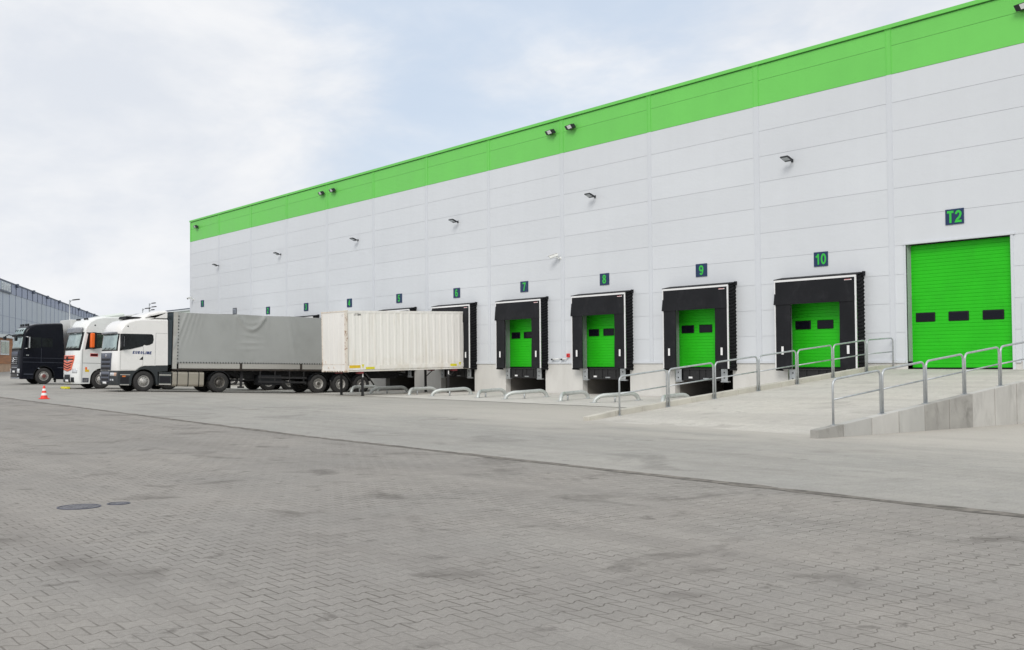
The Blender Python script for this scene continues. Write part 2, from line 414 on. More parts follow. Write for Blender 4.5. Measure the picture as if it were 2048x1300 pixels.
# ------------------------------------------------------------------ mesh helpers
class MB:
    def __init__(self):
        self.v, self.f, self.mi, self.sm = [], [], [], []
        self.mats = []
        self.cur = 0
        self.smooth = False

    def use(self, name):
        if name not in self.mats:
            self.mats.append(name)
        self.cur = self.mats.index(name)
        return self

    def add(self, verts, faces, smooth=None):
        o = len(self.v)
        self.v += [tuple(p) for p in verts]
        for fc in faces:
            self.f.append(tuple(i + o for i in fc))
            self.mi.append(self.cur)
            self.sm.append(self.smooth if smooth is None else smooth)
        return self

    def box(self, x0, x1, y0, y1, z0, z1):
        x0, x1 = min(x0, x1), max(x0, x1)
        y0, y1 = min(y0, y1), max(y0, y1)
        z0, z1 = min(z0, z1), max(z0, z1)
        v = [(x0, y0, z0), (x1, y0, z0), (x1, y1, z0), (x0, y1, z0), (x0, y0, z1), (x1, y0, z1), (x1, y1, z1), (x0, y1, z1)]
        return self.add(v, [(3, 2, 1, 0), (4, 5, 6, 7), (0, 1, 5, 4), (1, 2, 6, 5), (2, 3, 7, 6), (3, 0, 4, 7)], False)

    def bbox(self, x0, x1, y0, y1, z0, z1, b=0.01):
        """box with chamfered vertical/horizontal edges via bmesh bevel"""
        bm = bmesh.new()
        r = bmesh.ops.create_cube(bm, size=1)
        for p in bm.verts:
            p.co = Vector(((x0 + x1) / 2 + p.co.x * (x1 - x0), (y0 + y1) / 2 + p.co.y * (y1 - y0), (z0 + z1) / 2 + p.co.z * (z1 - z0)))
        bmesh.ops.bevel(bm, geom=list(bm.edges), offset=b, segments=2, affect='EDGES', profile=0.5)
        bmesh.ops.recalc_face_normals(bm, faces=bm.faces)
        bm.verts.index_update()
        self.add([p.co[:] for p in bm.verts], [[q.index for q in fc.verts] for fc in bm.faces], False)
        bm.free()
        return self

    def quad(self, a, b, c, d):
        return self.add([a, b, c, d], [(0, 1, 2, 3)], False)

    def prism(self, poly, axis, a, b):
        """extrude a 2-D polygon along axis x|y|z between a and b. poly coordinates are the two other axes in order"""
        n = len(poly)
        def P(p, t):
            if axis == 'x':
                return (t, p[0], p[1])
            if axis == 'y':
                return (p[0], t, p[1])
            return (p[0], p[1], t)
        vs = [P(p, a) for p in poly] + [P(p, b) for p in poly]
        fs = [tuple(range(n))[::-1], tuple(range(n, 2 * n))]
        for i in range(n):
            j = (i + 1) % n
            fs.append((i, j, n + j, n + i))
        return self.add(vs, fs, False)

    def tube(self, pts, r, seg=10, cap=True, radii=None):
        pts = [Vector(p) for p in pts]
        rings = []
        n = len(pts)
        ref = None
        for i, p in enumerate(pts):
            if i == 0:
                d = pts[1] - p
            elif i == n - 1:
                d = p - pts[i - 1]
            else:
                d = (pts[i + 1] - p).normalized() + (p - pts[i - 1]).normalized()
            d.normalize()
            if ref is None:
                ref = Vector((0, 0, 1)) if abs(d.z) < 0.9 else Vector((1, 0, 0))
            a = d.cross(ref)
            if a.length < 1e-4:
                a = d.cross(Vector((0, 1, 0)))
            a.normalize()
            b = d.cross(a).normalized()
            ref = b.cross(d) if False else a.cross(d)
            rr = radii[i] if radii else r
            rings.append([p + (a * math.cos(2 * math.pi * k / seg) + b * math.sin(2 * math.pi * k / seg)) * rr for k in range(seg)])
        vs = [q for rg in rings for q in rg]
        fs = []
        for i in range(n - 1):
            for k in range(seg):
                k2 = (k + 1) % seg
                fs.append((i * seg + k, i * seg + k2, (i + 1) * seg + k2, (i + 1) * seg + k))
        self.add(vs, fs, True)
        if cap:
            self.add([q[:] for q in rings[0]], [tuple(range(seg))], False)
            self.add([q[:] for q in rings[-1]], [tuple(range(seg))[::-1]], False)
        return self

    def lathe(self, prof, axis='x', c=(0, 0, 0), seg=32, smooth=True):
        """prof: list of (radius, along-axis)"""
        vs, fs = [], []
        n = len(prof)
        for k in range(seg):
            a = 2 * math.pi * k / seg
            for r, t in prof:
                if axis == 'x':
                    vs.append((c[0] + t, c[1] + r * math.cos(a), c[2] + r * math.sin(a)))
                elif axis == 'y':
                    vs.append((c[0] + r * math.cos(a), c[1] + t, c[2] + r * math.sin(a)))
                else:
                    vs.append((c[0] + r * math.cos(a), c[1] + r * math.sin(a), c[2] + t))
        for k in range(seg):
            k2 = (k + 1) % seg
            for i in range(n - 1):
                fs.append((k * n + i, k2 * n + i, k2 * n + i + 1, k * n + i + 1))
        return self.add(vs, fs, smooth)

    def grid(self, fn, us, vs_, smooth=True):
        nu, nv = len(us), len(vs_)
        vs = [fn(a, b) for b in vs_ for a in us]
        fs = [(j * nu + i, j * nu + i + 1, (j + 1) * nu + i + 1, (j + 1) * nu + i) for j in range(nv - 1) for i in range(nu - 1)]
        return self.add(vs, fs, smooth)

    def build(self, name, material=None, parent=None, off=(0, 0, 0), bevel=0.0, bseg=2, recalc=True):
        me = bpy.data.meshes.new(name)
        ox, oy, oz = off
        me.from_pydata([(p[0] - ox, p[1] - oy, p[2] - oz) for p in self.v], [], self.f)
        names = self.mats if self.mats else [material]
        for nm in names:
            me.materials.append(MATS[nm])
        me.polygons.foreach_set('use_smooth', self.sm)
        if self.mats:
            me.polygons.foreach_set('material_index', self.mi)
        if recalc:
            bm = bmesh.new()
            bm.from_mesh(me)
            bmesh.ops.remove_doubles(bm, verts=bm.verts, dist=1e-5)
            bmesh.ops.recalc_face_normals(bm, faces=bm.faces)
            bm.to_mesh(me)
            bm.free()
        me.update()
        o = bpy.data.objects.new(name, me)
        COL.objects.link(o)
        if parent is not None:
            o.parent = parent
        else:
            o.location = off
        if bevel > 0:
            md = o.modifiers.new('edge', 'BEVEL')
            md.width = bevel
            md.segments = bseg
            md.limit_method = 'ANGLE'
            md.angle_limit = R_(40)
        return o


def tag(o, label=None, cat=None, group=None, kind=None):
    if label:
        o['label'] = label
    if cat:
        o['category'] = cat
    if group:
        o['group'] = group
    if kind:
        o['kind'] = kind
    return o


def empty(name, loc, label, cat, group=None, rot=(0, 0, 0)):
    o = bpy.data.objects.new(name, None)
    COL.objects.link(o)
    o.location = loc
    o.rotation_euler = rot
    o.empty_display_size = 0.3
    return tag(o, label, cat, group)


def copy_tree(o, parent=None):
    c = o.copy()
    COL.objects.link(c)
    if parent is not None:
        c.parent = parent
    for ch in list(o.children):
        copy_tree(ch, c)
    return c


def text_mesh(s, size, material, name, parent, mtx, depth=0.006, bold=0.0, shear=0.0, sx=1.0, align='CENTER'):
    cu = bpy.data.curves.new(name + '_curve', 'FONT')
    cu.body = s
    cu.size = size
    cu.align_x = align
    cu.align_y = 'CENTER'
    cu.extrude = depth
    cu.offset = bold
    cu.shear = shear
    cu.resolution_u = 4
    tmp = bpy.data.objects.new('tmp_text', cu)
    COL.objects.link(tmp)
    dg = bpy.context.evaluated_depsgraph_get()
    me = bpy.data.meshes.new_from_object(tmp.evaluated_get(dg))
    bpy.data.objects.remove(tmp)
    bpy.data.curves.remove(cu)
    me.transform(mtx @ Matrix.Diagonal((sx, 1, 1, 1)))
    me.materials.clear()
    me.materials.append(MATS[material])
    o = bpy.data.objects.new(name, me)
    COL.objects.link(o)
    o.parent = parent
    return o


def _arc(cx, cy, rx, ry, a0, a1, n=12):
    return [(cx + rx * math.cos(R_(a0 + (a1 - a0) * i / n)), cy + ry * math.sin(R_(a0 + (a1 - a0) * i / n))) for i in range(n + 1)]


def glyph(ch, T):
    l, r, b, t, m = T / 2, .60 - T / 2, T / 2, 1 - T / 2, .52
    cx, rx = .30, (.60 - T) / 2
    G = {
        '0': [_arc(cx, .5, rx, .5 - T / 2, 90, 450, 28)], 'O': [_arc(cx, .5, rx, .5 - T / 2, 90, 450, 28)],
        '1': [[(.36, 0), (.36, 1.0)], [(.08, .70), (.22, .755), (.34, .90)]],
        '2': [_arc(cx, .70, rx, .30 - T / 2, 185, -20, 14) + [(r - .10, .44), (l + .06, .22), (l, b), (r + T / 2, b)]],
        '3': [_arc(cx, .735, rx - .02, .265 - T / 2, 170, -90, 14) + [(.24, .53)], _arc(cx, .285, rx, .285 - T / 2, 90, -170, 14)],
        '4': [[(.42, 0), (.42, 1)], [(.40, .93), (.06, .33), (.06, .30), (.62, .30)]],
        '5': [[(.56, t), (.15, t), (.10, .50)] + _arc(cx - .01, .33, rx, .33 - T / 2, 140, -165, 16)],
        '6': [_arc(cx, .32, rx, .32 - T / 2, 90, 450, 24), _arc(cx, .5, rx, .5 - T / 2, 45, 195, 12)],
        '7': [[(.02, t), (.55, t), (.40, .60), (.24, 0)]],
        '8': [_arc(cx, .74, rx - .025, .26 - T / 2, 90, 450, 22), _arc(cx, .28, rx, .28 - T / 2, 90, 450, 24)],
        '9': [_arc(cx, .68, rx, .32 - T / 2, 90, 450, 24), _arc(cx, .5, rx, .5 - T / 2, 225, 375, 12)],
        'T': [[(.0, t), (.60, t)], [(.30, t), (.30, 0)]], 'I': [[(.13, 0), (.13, 1)]],
        'E': [[(r + T / 2, t), (l, t), (l, b), (r + T / 2, b)], [(l, .5), (r, .5)]],
        'U': [[(l, 1)] + _arc(cx, .30, rx, .30 - T / 2, 180, 360, 12) + [(r, 1)]],
        'R': [[(l, 0), (l, t), (.30, t)] + _arc(.32, .73, rx - .02, .27 - T / 2, 90, -90, 10) + [(l, .46 + .0)], [(.30, .46), (r, 0)]],
        'P': [[(l, 0), (l, t), (.30, t)] + _arc(.32, .71, rx - .02, .29 - T / 2, 90, -90, 10) + [(l, .42)]],
        'L': [[(l, 1), (l, b), (r + T / 2, b)]], 'N': [[(l, 0), (l, 1)], [(l, .97), (r, .03)], [(r, 0), (r, 1)]],
    }
    return G[ch], (.26 if ch == 'I' else .52 if ch == '1' else .60)


def strokes(s, size, material, name, parent, mtx, T=.17, sx=1.0, shear=0.0, gap=.13, depth=.004):
    wd = sum(glyph(c, T)[1] for c in s) + gap * (len(s) - 1)
    x0 = -wd / 2
    b = MB()
    k = 0
    for c in s:
        paths, gw = glyph(c, T)
        for p in paths:
            k += 1
            closed = (Vector(p[0]) - Vector(p[-1])).length < 1e-4
            pts = [Vector(q) for q in (p[:-1] if closed else p)]
            n = len(pts)
            L, Rr = [], []
            for i in range(n):
                pr_ = pts[(i - 1) % n] if (closed or i > 0) else None
                nx = pts[(i + 1) % n] if (closed or i < n - 1) else None
                d1 = (pts[i] - pr_).normalized() if pr_ is not None else (nx - pts[i]).normalized()
                d2 = (nx - pts[i]).normalized() if nx is not None else d1
                n1, n2 = Vector((-d1.y, d1.x)), Vector((-d2.y, d2.x))
                mt = (n1 + n2)
                mt = n1 if mt.length < .3 else mt.normalized()
                f = T / 2 / max(.45, mt.dot(n1))
                L.append(pts[i] + mt * f)
                Rr.append(pts[i] - mt * f)
            zt = depth + .0006 * (k % 3)
            def P(q, z):
                return tuple(mtx @ Vector(((x0 + q.x + shear * (q.y - .5)) * size * sx, (q.y - .5) * size, z)))
            vs = [P(q, zt) for q in L] + [P(q, zt) for q in Rr] + [P(q, 0) for q in L] + [P(q, 0) for q in Rr]
            fs = []
            for i in range(n if closed else n - 1):
                j = (i + 1) % n
                fs += [(i, j, n + j, n + i), (i, 2 * n + i, 2 * n + j, j), (n + i, n + j, 3 * n + j, 3 * n + i)]
            b.add(vs, fs, False)
        x0 += gw + gap
    return b.build(name, material, parent)


WALLTXT = Matrix(((1, 0, 0, 0), (0, 0, -1, 0), (0, 1, 0, 0), (0, 0, 0, 1)))    # faces -Y
SIDETXT = Matrix(((0, 0, 1, 0), (1, 0, 0, 0), (0, 1, 0, 0), (0, 0, 0, 1)))     # faces +X, reads along +Y


def lerp(x, xs, ys):
    if x <= xs[0]:
        return ys[0]
    for i in range(len(xs) - 1):
        if x <= xs[i + 1]:
            return ys[i] + (ys[i + 1] - ys[i]) * (x - xs[i]) / (xs[i + 1] - xs[i])
    return ys[-1]


def ground(X, Y):
    zl = lerp(X, [-60, -26, 16, 34, 45, 66], [1.05, .8, .36, .24, .15, 0])
    v = lerp(X, [-26, 10, 34, 41, 60, 67], [.78, .12, -.07, -.09, -.09, -.02])
    wv = lerp(X, [-26, 10, 34, 40, 43, 60, 67], [.78, .10, -.05, -.03, .04, .04, 0])
    if Y <= -15.5:
        return zl
    if Y <= -7:
        return zl + (v - zl) * (Y + 15.5) / 8.5
    if Y <= -3.5:
        return v
    return v + (wv - v) * min(1, (Y + 3.5) / 3.5)


# ------------------------------------------------------------------ ground
GUT = -22.55
XS = [-1500, -600, -300, -150, -90] + [-60 + 2.0 * i for i in range(84)] + [115, 140, 200, 400, 900]
def sheet(name, xs, ys, m, dz=0.0, jag=None):
    b = MB()
    b.grid(lambda x, y: (x, y, ground(x, y) + dz), xs, ys)
    o = b.build(name, m)
    o['kind'] = 'structure'
    return o
sheet('yard_paving', XS, [-900, -400, -200, -100, -70, -50, -40, -34, -30, -26, GUT], 'pavers_yard')
sheet('apron_paving', XS, [GUT, -20, -18, -15.5, -13.4, -11.2, -9, -7, -6, -5, -3.5, -2, -1, -0.2, 0.4, 4, 12, 40, 100, 250, 700, 1500], 'pavers_apron')
# drain line between the two pavings (slightly irregular sand-filled slot)
b = MB()
xs = [10 + 0.35 * i for i in range(232)]
rnd = random.Random(3)
top, bot = [], []
for x in xs:
    wd = 0.055 + 0.05 * rnd.random() + (0.05 if rnd.random() < 0.2 else 0) + .03 * math.sin(x * .7) ** 2
    j = 0.03 * (rnd.random() - 0.5)
    top.append((x, GUT + j + wd, ground(x, GUT) + 0.004))
    bot.append((x, GUT + j - wd, ground(x, GUT) + 0.004))
n = len(xs)
b.add(bot + top, [(i, i + 1, n + i + 1, n + i) for i in range(n - 1)])
o = b.build('drain_channel', 'sand_joint')
o['kind'] = 'structure'
# pale concrete strip in front of the docks
sheet('concrete_apron', [20 + 1.0 * i for i in range(46)] + [65.6], [-6.45, -5.8, -5, -3.5, -2.6, -1.8, -1, -0.03], 'concrete_pale', 0.006)
b = MB()
xs = [20 + 0.5 * i for i in range(91)]
b.add([(x, -6.52 - 0.02 * rnd.random(), ground(x, -6.5) + 0.009) for x in xs] + [(x, -6.44, ground(x, -6.5) + 0.009) for x in xs],
      [(i, i + 1, len(xs) + i + 1, len(xs) + i) for i in range(len(xs) - 1)])
b.build('concrete_edge_joint', 'sand_joint')['kind'] = 'structure'

# ------------------------------------------------------------------ warehouse
DOCKS = {k: 3 + 6 * (k if k > 1 else 0) for k in range(1, 11)}
DOCKS = {1: 3.0, 2: 15.0, 3: 21.0, 4: 27.0, 5: 33.0, 6: 39.0, 7: 45.0, 8: 51.0, 9: 57.0, 10: 63.0}
PL, TOP = 1.5, 13.25
XEND = 90.0
T2 = (66.58, 70.32)
wh = empty('warehouse', (0, 0, 0), 'long pale grey panel clad warehouse with bright green top band and ten loading docks', 'warehouse')

def spans(lo, hi, holes):
    cur = lo
    out = []
    for a, c in sorted(holes):
        if a > cur:
            out.append((cur, a))
        cur = max(cur, c)
    if cur < hi:
        out.append((cur, hi))
    return out

DW, DZ = 1.60, 3.95        # dock door half width, head height
dock_holes = [(c - DW, c + DW) for c in DOCKS.values()]
side_door = (70.72, 71.75)
# cladding: a row of panels per metre, real grooves between rows
b = MB()
G = 0.0055
for k in range(10):
    z0, z1 = PL + k + (G if k else 0), PL + k + 1 - G
    for i in range(15):
        px0, px1 = 6 * i, 6 * i + 6
        # break the row where door heads cut it
        cuts = sorted({z0, z1} | {z for z in (DZ, 5.50, 3.28) if z0 < z < z1})
        for a, c in zip(cuts[:-1], cuts[1:]):
            zm = (a + c) / 2
            holes = []
            if zm < DZ:
                holes += dock_holes
            if zm < 5.50:
                holes.append(T2)
            if zm < 3.28:
                holes.append(side_door)
            holes = [(max(px0, h[0]), min(px1, h[1])) for h in holes if h[1] > px0 and h[0] < px1]
            for sx0, sx1 in spans(px0, px1, holes):
                b.quad((sx0, 0, a), (sx1, 0, a), (sx1, 0, c), (sx0, 0, c))
        if k < 9:   # groove floor behind the row joint
            holes = []
            zj = PL + k + 1
            if zj < DZ:
                holes += dock_holes
            if zj < 5.5:
                holes.append(T2)
            if zj < 3.28:
                holes.append(side_door)
            holes = [(max(px0, h[0]), min(px1, h[1])) for h in holes if h[1] > px0 and h[0] < px1]
            for sx0, sx1 in spans(px0, px1, holes):
                b.quad((sx0, 0.009, zj - G), (sx1, 0.009, zj - G), (sx1, 0.009, zj + G), (sx0, 0.009, zj + G))
# back and left end walls, so the block is solid
b.quad((0, 60, 0), (0, 0, 0), (0, 0, TOP - 1.75), (0, 60, TOP - 1.75))
b.quad((XEND, 0, 0), (XEND, 60, 0), (XEND, 60, TOP), (XEND, 0, TOP))
b.quad((XEND, 60, 0), (0, 60, 0), (0, 60, TOP), (XEND, 60, TOP))
b.build('wall', 'cladding', wh, recalc=False)
# green parapet band
b = MB()
for (z0, z1) in ((11.5 + 0.004, 12.5 - G), (12.5 + G, 13.12)):
    b.quad((0, -0.004, z0), (XEND, -0.004, z0), (XEND, -0.004, z1), (0, -0.004, z1))
b.quad((0, 0.010, 12.5 - G), (XEND, 0.010, 12.5 - G), (XEND, 0.010, 12.5 + G), (0, 0.010, 12.5 + G))
b.quad((0, 60, 11.5), (0, -0.004, 11.5), (0, -0.004, 13.12), (0, 60, 13.12))
b.build('parapet_band', 'band_green', wh, recalc=False)
b = MB()
for i in range(15):
    b.use('groove_green').box(6 * i + 0.16, 6 * i + 5.84, -0.012, 0.01, 13.085, 13.12)
b.use('band_green').box(-0.06, XEND, -0.075, 0.5, 13.12, TOP)
b.build('parapet_coping', None, wh)
MB().box(0.05, XEND - .05, 0.5, 59.9, 12.7, 12.8).build('roof', 'roof_grey', wh)
# vertical joint covers
for i in range(0, 15):
    b = MB()
    x = 6 * i
    hw = 0.085 if i % 2 else 0.115
    for (m, z0, z1) in (('cladding_trim', PL + 0.04, 11.498), ('band_green', 11.502, 13.08)):
        b.use(m)
        xa, xb = (x - hw, x + hw) if i else (-0.02, 0.16)
        b.box(xa, xb, -0.014, 0.006, z0, z1)
        b.box(xa - 0.022, xa, -0.024, 0.004, z0, z1)
        b.box(xb, xb + 0.022, -0.024, 0.004, z0, z1)
    b.build('joint_cover', None, wh)
# plinth with dock pits
b = MB()
pit_w = 1.62
ph = [(c - pit_w, c + pit_w) for c in DOCKS.values()] + [T2, side_door]
for a, c in spans(0, XEND, ph):
    MB().box(a, c, 0.0, 0.3, -0.4, PL).build('plinth', 'plinth', wh)
for c in DOCKS.values():
    b = MB()
    # pit: floor level concrete side walls and dark back
    b.use('pit')
    b.box(c - pit_w - 0.2, c - pit_w, 0.302, 3.2, -0.4, 1.2)
    b.box(c + pit_w, c + pit_w + 0.2, 0.302, 3.2, -0.4, 1.2)
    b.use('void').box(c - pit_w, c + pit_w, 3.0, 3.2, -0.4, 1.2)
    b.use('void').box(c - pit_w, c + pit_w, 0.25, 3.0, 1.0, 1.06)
    b.build('dock_pit', None, wh)
b = MB()
for a, c in spans(0, XEND, [(c - 1.85, c + 1.85) for c in DOCKS.values()] + [(T2[0] - .1, T2[1] + .12), (side_door[0] - .12, side_door[1] + .1)]):
    MB().box(a, c, -0.045, 0.0, PL - 0.012, PL + 0.036).box(a, c, -0.045, -0.03, PL - 0.05, PL - 0.012).build('base_flashing', 'cladding_trim', wh)

# sectional doors -------------------------------------------------------
def sectional(x0, x1, z0, z1, y, rib, wins, wz, wh_):
    b = MB()
    prof = []
    z = z0 + 0.10
    b.use('black_rubber').box(x0, x1, y - 0.005, y + 0.03, z0, z0 + 0.05)
    b.use('door_green')
    zs = z0 + 0.05
    while zs < z1 - 0.02:
        ze = min(zs + rib, z1)
        b.quad((x0, y, zs + 0.014), (x1, y, zs + 0.014), (x1, y, ze), (x0, y, ze))
        b.quad((x0, y, zs + 0.014), (x0, y + 0.011, zs + 0.007), (x1, y + 0.011, zs + 0.007), (x1, y, zs + 0.014))
        b.quad((x0, y + 0.011, zs + 0.007), (x0, y, zs), (x1, y, zs), (x1, y + 0.011, zs + 0.007))
        zs = ze
    d = b.build('dock_door', None, wh, recalc=False)
    for cx, ww in wins:
        wb = MB()
        wb.use('plastic_black').bbox(cx - ww / 2, cx + ww / 2, y - 0.025, y + 0.02, wz - wh_ / 2, wz + wh_ / 2, 0.03)
        wb.use('glass_dark').box(cx - ww / 2 + 0.05, cx + ww / 2 - 0.05, y - 0.029, y - 0.02, wz - wh_ / 2 + 0.045, wz + wh_ / 2 - 0.045)
        wb.build('door_window', None, d)
    return d

for k, c in DOCKS.items():
    sectional(c - DW, c + DW, 1.25, DZ, 0.26, 0.125, [(c - 1.08, 0.73), (c - 0.06, 0.73), (c + 0.98, 0.73)] if k >= 5 else [], 2.88, 0.33)
    b = MB()
    b.use('jamb').box(c - DW - 0.02, c - DW, 0.003, 0.30, 1.25, DZ)
    b.box(c + DW, c + DW + 0.02, 0.003, 0.30, 1.25, DZ)
    b.box(c - DW - 0.02, c + DW + 0.02, 0.003, 0.30, DZ, DZ + 0.02)
    b.build('door_frame', None, wh)
sectional(T2[0] + 0.0, T2[1], 1.24, 5.47, 0.24, 0.122, [(67.10, 0.74), (68.33, 0.74), (69.55, 0.74)], 3.0, 0.32).name = 'gate_door'
b = MB()
b.use('jamb').box(T2[0] - 0.03, T2[0], 0.0, 0.3, 1.23, 5.5)
b.use('cladding_trim').box(T2[0] - 0.09, T2[0] - 0.03, -0.03, 0.3, 1.45, 5.5)
b.box(T2[1], T2[1] + 0.09, -0.03, 0.3, 1.23, 5.5)
b.box(T2[0] - 0.12, T2[1] + 0.16, -0.05, 0.02, 5.503, 5.56)
b.build('gate_frame', None, wh)
b = MB()
b.use('jamb').box(side_door[0] + 0.08, side_door[1] - .06, 0.10, 0.14, 1.24, 3.22)
b.use('cladding_trim').box(side_door[0] - 0.07, side_door[0] + 0.08, -0.03, 0.14, 1.24, 3.28)
b.box(side_door[1] - .06, side_door[1] + 0.07, -0.03, 0.14, 1.24, 3.28)
b.box(side_door[0] - 0.07, side_door[1] + 0.07, -0.031, 0.14, 3.282, 3.36)
b.build('side_door', None, wh)

# ------------------------------------------------------------------ dock shelters and levellers
def shelter(c, label, occupied=False):
    t = empty('dock_shelter', (c, 0, 1.2), label, 'dock shelter', 'black dock shelters on the warehouse wall')
    off = (c, 0, 1.2)
    H, D, ZB, ZT = 1.83, 0.46, 1.24, 4.58
    # side bellows with horizontal pleats
    for sgn in (-1, 1):
        b = MB()
        x = c + sgn * H
        zs, zz, i = [], 1.16, 0
        pts = []
        while zz < ZT + 0.05:
            pts.append((x + sgn * (0.035 if i % 2 else -0.01), zz))
            zz += 0.0655
            i += 1
        rows = [[(px, y, pz + (0.09 if y > -0.2 else 0) * (pz - 1.16) / 3.4 + 0.012 * math.sin(pz * 9 + y * 7)) for px, pz in pts] for y in (-D + 0.03, -D * 0.6, -D * 0.3, -0.003)]
        nn = len(pts)
        b.add([p for rw in rows for p in rw], [(r * nn + k, r * nn + k + 1, (r + 1) * nn + k + 1, (r + 1) * nn + k) for r in range(3) for k in range(nn - 1)], False)
        b.build('side_bellows', 'black_rubber', t, off)
    # roof
    b = MB()
    b.prism([(-D - 0.01, ZT), (-D - 0.01, ZT + 0.03), (-0.003, ZT + 0.12), (-0.003, ZT + 0.08)], 'x', c - H - 0.03, c + H + 0.04)
    b.box(c + H + 0.04, c + H + 0.075, -0.14, -0.003, ZT - 0.02, ZT + 0.13)
    b.build('shelter_roof', 'black_fabric', t, off)
    # white front frame
    b = MB()
    b.box(c - H, c + H, -D - 0.012, -D + 0.03, ZT - 0.075, ZT - 0.001)
    b.box(c + H - 0.055, c + H, -D - 0.012, -D + 0.03, ZB, ZT - 0.075)
    b.box(c - H, c - H + 0.04, -D - 0.012, -D + 0.03, ZB, ZT - 0.075)
    b.build('front_frame', 'white_strip', t, off)
    # side curtains
    for sgn in (-1, 1):
        b = MB()
        xa, xb = c + sgn * 1.10, c + sgn * (H - 0.045)
        def cur(a, z, sgn=sgn, xa=xa, xb=xb):
            return (xa + (xb - xa) * a, -D + 0.008 + 0.010 * math.sin(z * 2.3 + a * 3 + c) * (1 - a), z)
        b.grid(cur, [i / 6 for i in range(7)], [ZB - .01 + (3.72 - ZB) * i / 14 for i in range(15)])
        b.box(min(xa, xb), max(xa, xb), -D + 0.03, -D + 0.045, ZB, 3.7)
        cu = b.build('side_curtain', 'black_fabric', t, off, recalc=False)
        mx = c + sgn * 1.47
        MB().box(mx - 0.05, mx + 0.05, -D - 0.02, -D - 0.008, 1.78, 2.08).build('reflector', 'white_reflector', cu, off)
    # head curtain, gently billowed, corners kicked out
    b = MB()
    def head(a, z):
        x = c - H + 0.0 + (2 * H - 0.05) * a
        s = (4.51 - z) / 0.86
        kick = 0.05 * s * s * (math.exp(-((a) / 0.03) ** 2))
        y = -D - 0.004 - 0.018 * s - kick + 0.014 * math.sin(a * 13 + c * 3 + s * 2) * math.sin(s * 3) + 0.012 * math.exp(-((a - .22 - .1 * math.sin(c)) / .05 + s * .8) ** 2)
        return (x, y, z)
    b.grid(head, [i / 24 for i in range(25)], [3.65 + 0.86 * i / 8 for i in range(9)])
    hc = b.build('head_curtain', 'black_fabric', t, off, recalc=False)
    b = MB()
    b.use('white_reflector').box(c + 1.35, c + 1.66, -D - 0.022, -D - 0.014, 4.405, 4.437)
    b.use('red').box(c + 1.35, c + 1.62, -D - 0.024, -D - 0.022, 4.423, 4.435)
    b.build('maker_plate', None, hc, off)
    return t

SH = {3: 'black dock shelter below sign 3, only its top corner showing over the tarpaulin trailer',
      5: 'black dock shelter below sign 5, mostly hidden behind the cream container',
      6: 'black dock shelter below the number 6 sign, with the cream container backed into it',
      7: 'black dock shelter around the green door below the number 7 sign',
      8: 'black dock shelter around the green door below the number 8 sign, beside the red box',
      9: 'black dock shelter around the green door below the number 9 sign',
      10: 'black dock shelter around the green door below sign 10, nearest the big gate'}
for k, lb in SH.items():
    shelter(DOCKS[k], lb)

def leveller(c, label):
    t = empty('dock_leveller', (c, 0, 0.6), label, 'dock leveller', 'black dock levellers under the green doors')
    off = (c, 0, 0.6)
    b = MB()
    b.box(c - 1.05, c + 1.05, -0.07, 2.6, 1.10, 1.235)
    b.box(c - 1.05, c + 1.05, -0.075, -0.03, 0.74, 1.21)
    b.box(c - 1.0, c + 1.0, -0.12, -0.02, 1.19, 1.245)
    for dx in (-0.7, -0.15, 0.2, 0.75):
        b.box(c + dx - 0.02, c + dx + 0.02, -0.10, -0.06, 0.78, 1.18)
    b.build('platform', 'leveler', t, off)
    b = MB()
    b.use('white_reflector').box(c - 0.72, c - 0.52, -0.104, -0.076, 0.83, 0.90)
    b.use('galv').box(c + 0.12, c + 0.42, -0.125, -0.076, 0.80, 0.85)
    b.build('plate', None, t, off)
    for sgn in (-1, 1):
        x = c + sgn * 1.28
        b = MB()
        b.use('galv').bbox(x - 0.17, x + 0.17, -0.13, -0.10, 0.74, 1.22, 0.01)
        b.use('black_rubber').box(x - 0.16, x + 0.16, -0.098, -0.002, 0.76, 1.20)
        b.use('galv').box(x - 0.20, x + 0.20, -0.12, 0.02, 0.69, 0.735)
        b.use('plastic_black')
        for dz in (0.86, 1.08):
            b.lathe([(0.0, -0.139), (0.028, -0.139), (0.028, -0.128)], 'y', (x, 0, dz), 10)
        b.build('bumper', None, t, off)
    return t
for k in (5, 6, 7, 8, 9, 10):
    leveller(DOCKS[k], 'black dock leveller with two steel bumpers below dock door number %d' % k)

# ------------------------------------------------------------------ number signs
def sign(x, z, s, label, w_=0.62, h_=0.53, size=0.40, T=.17):
    t = empty('number_sign', (x, 0, z), label, 'sign', 'dock number signs above the doors')
    MB().box(-w_ / 2, w_ / 2, -0.032, -0.004, -h_ / 2, h_ / 2).build('panel', 'navy', t)
    strokes(s, size, 'digit_green', 'numeral', t, Matrix.Translation((0, -0.032, 0.0)) @ WALLTXT, T, 1.02 if len(s) == 1 else .98)
    return t
for k, c in DOCKS.items():
    sign(c if k > 1 else 2.65, 5.285 if k > 1 else 6.33, str(k), 'dark blue wall sign with the green number %d' % k)
sign(68.41, 6.28, 'T2', 'dark blue wall sign reading T2 above the large green gate', 0.66, 0.51, 0.40, .19)
t = empty('gate_sign', (9.1, 0, 5.44), 'small grey wall sign peeking over the tarpaulin trailer, without a readable number', 'sign')
MB().box(-0.36, 0.36, -0.03, -0.004, -0.27, 0.27).build('panel', 'grey_sign', t)
text_mesh('T1', 0.44, 'far_clad', 'numeral', t, Matrix.Translation((0, -0.032, 0)) @ WALLTXT, 0.003, 0.01)

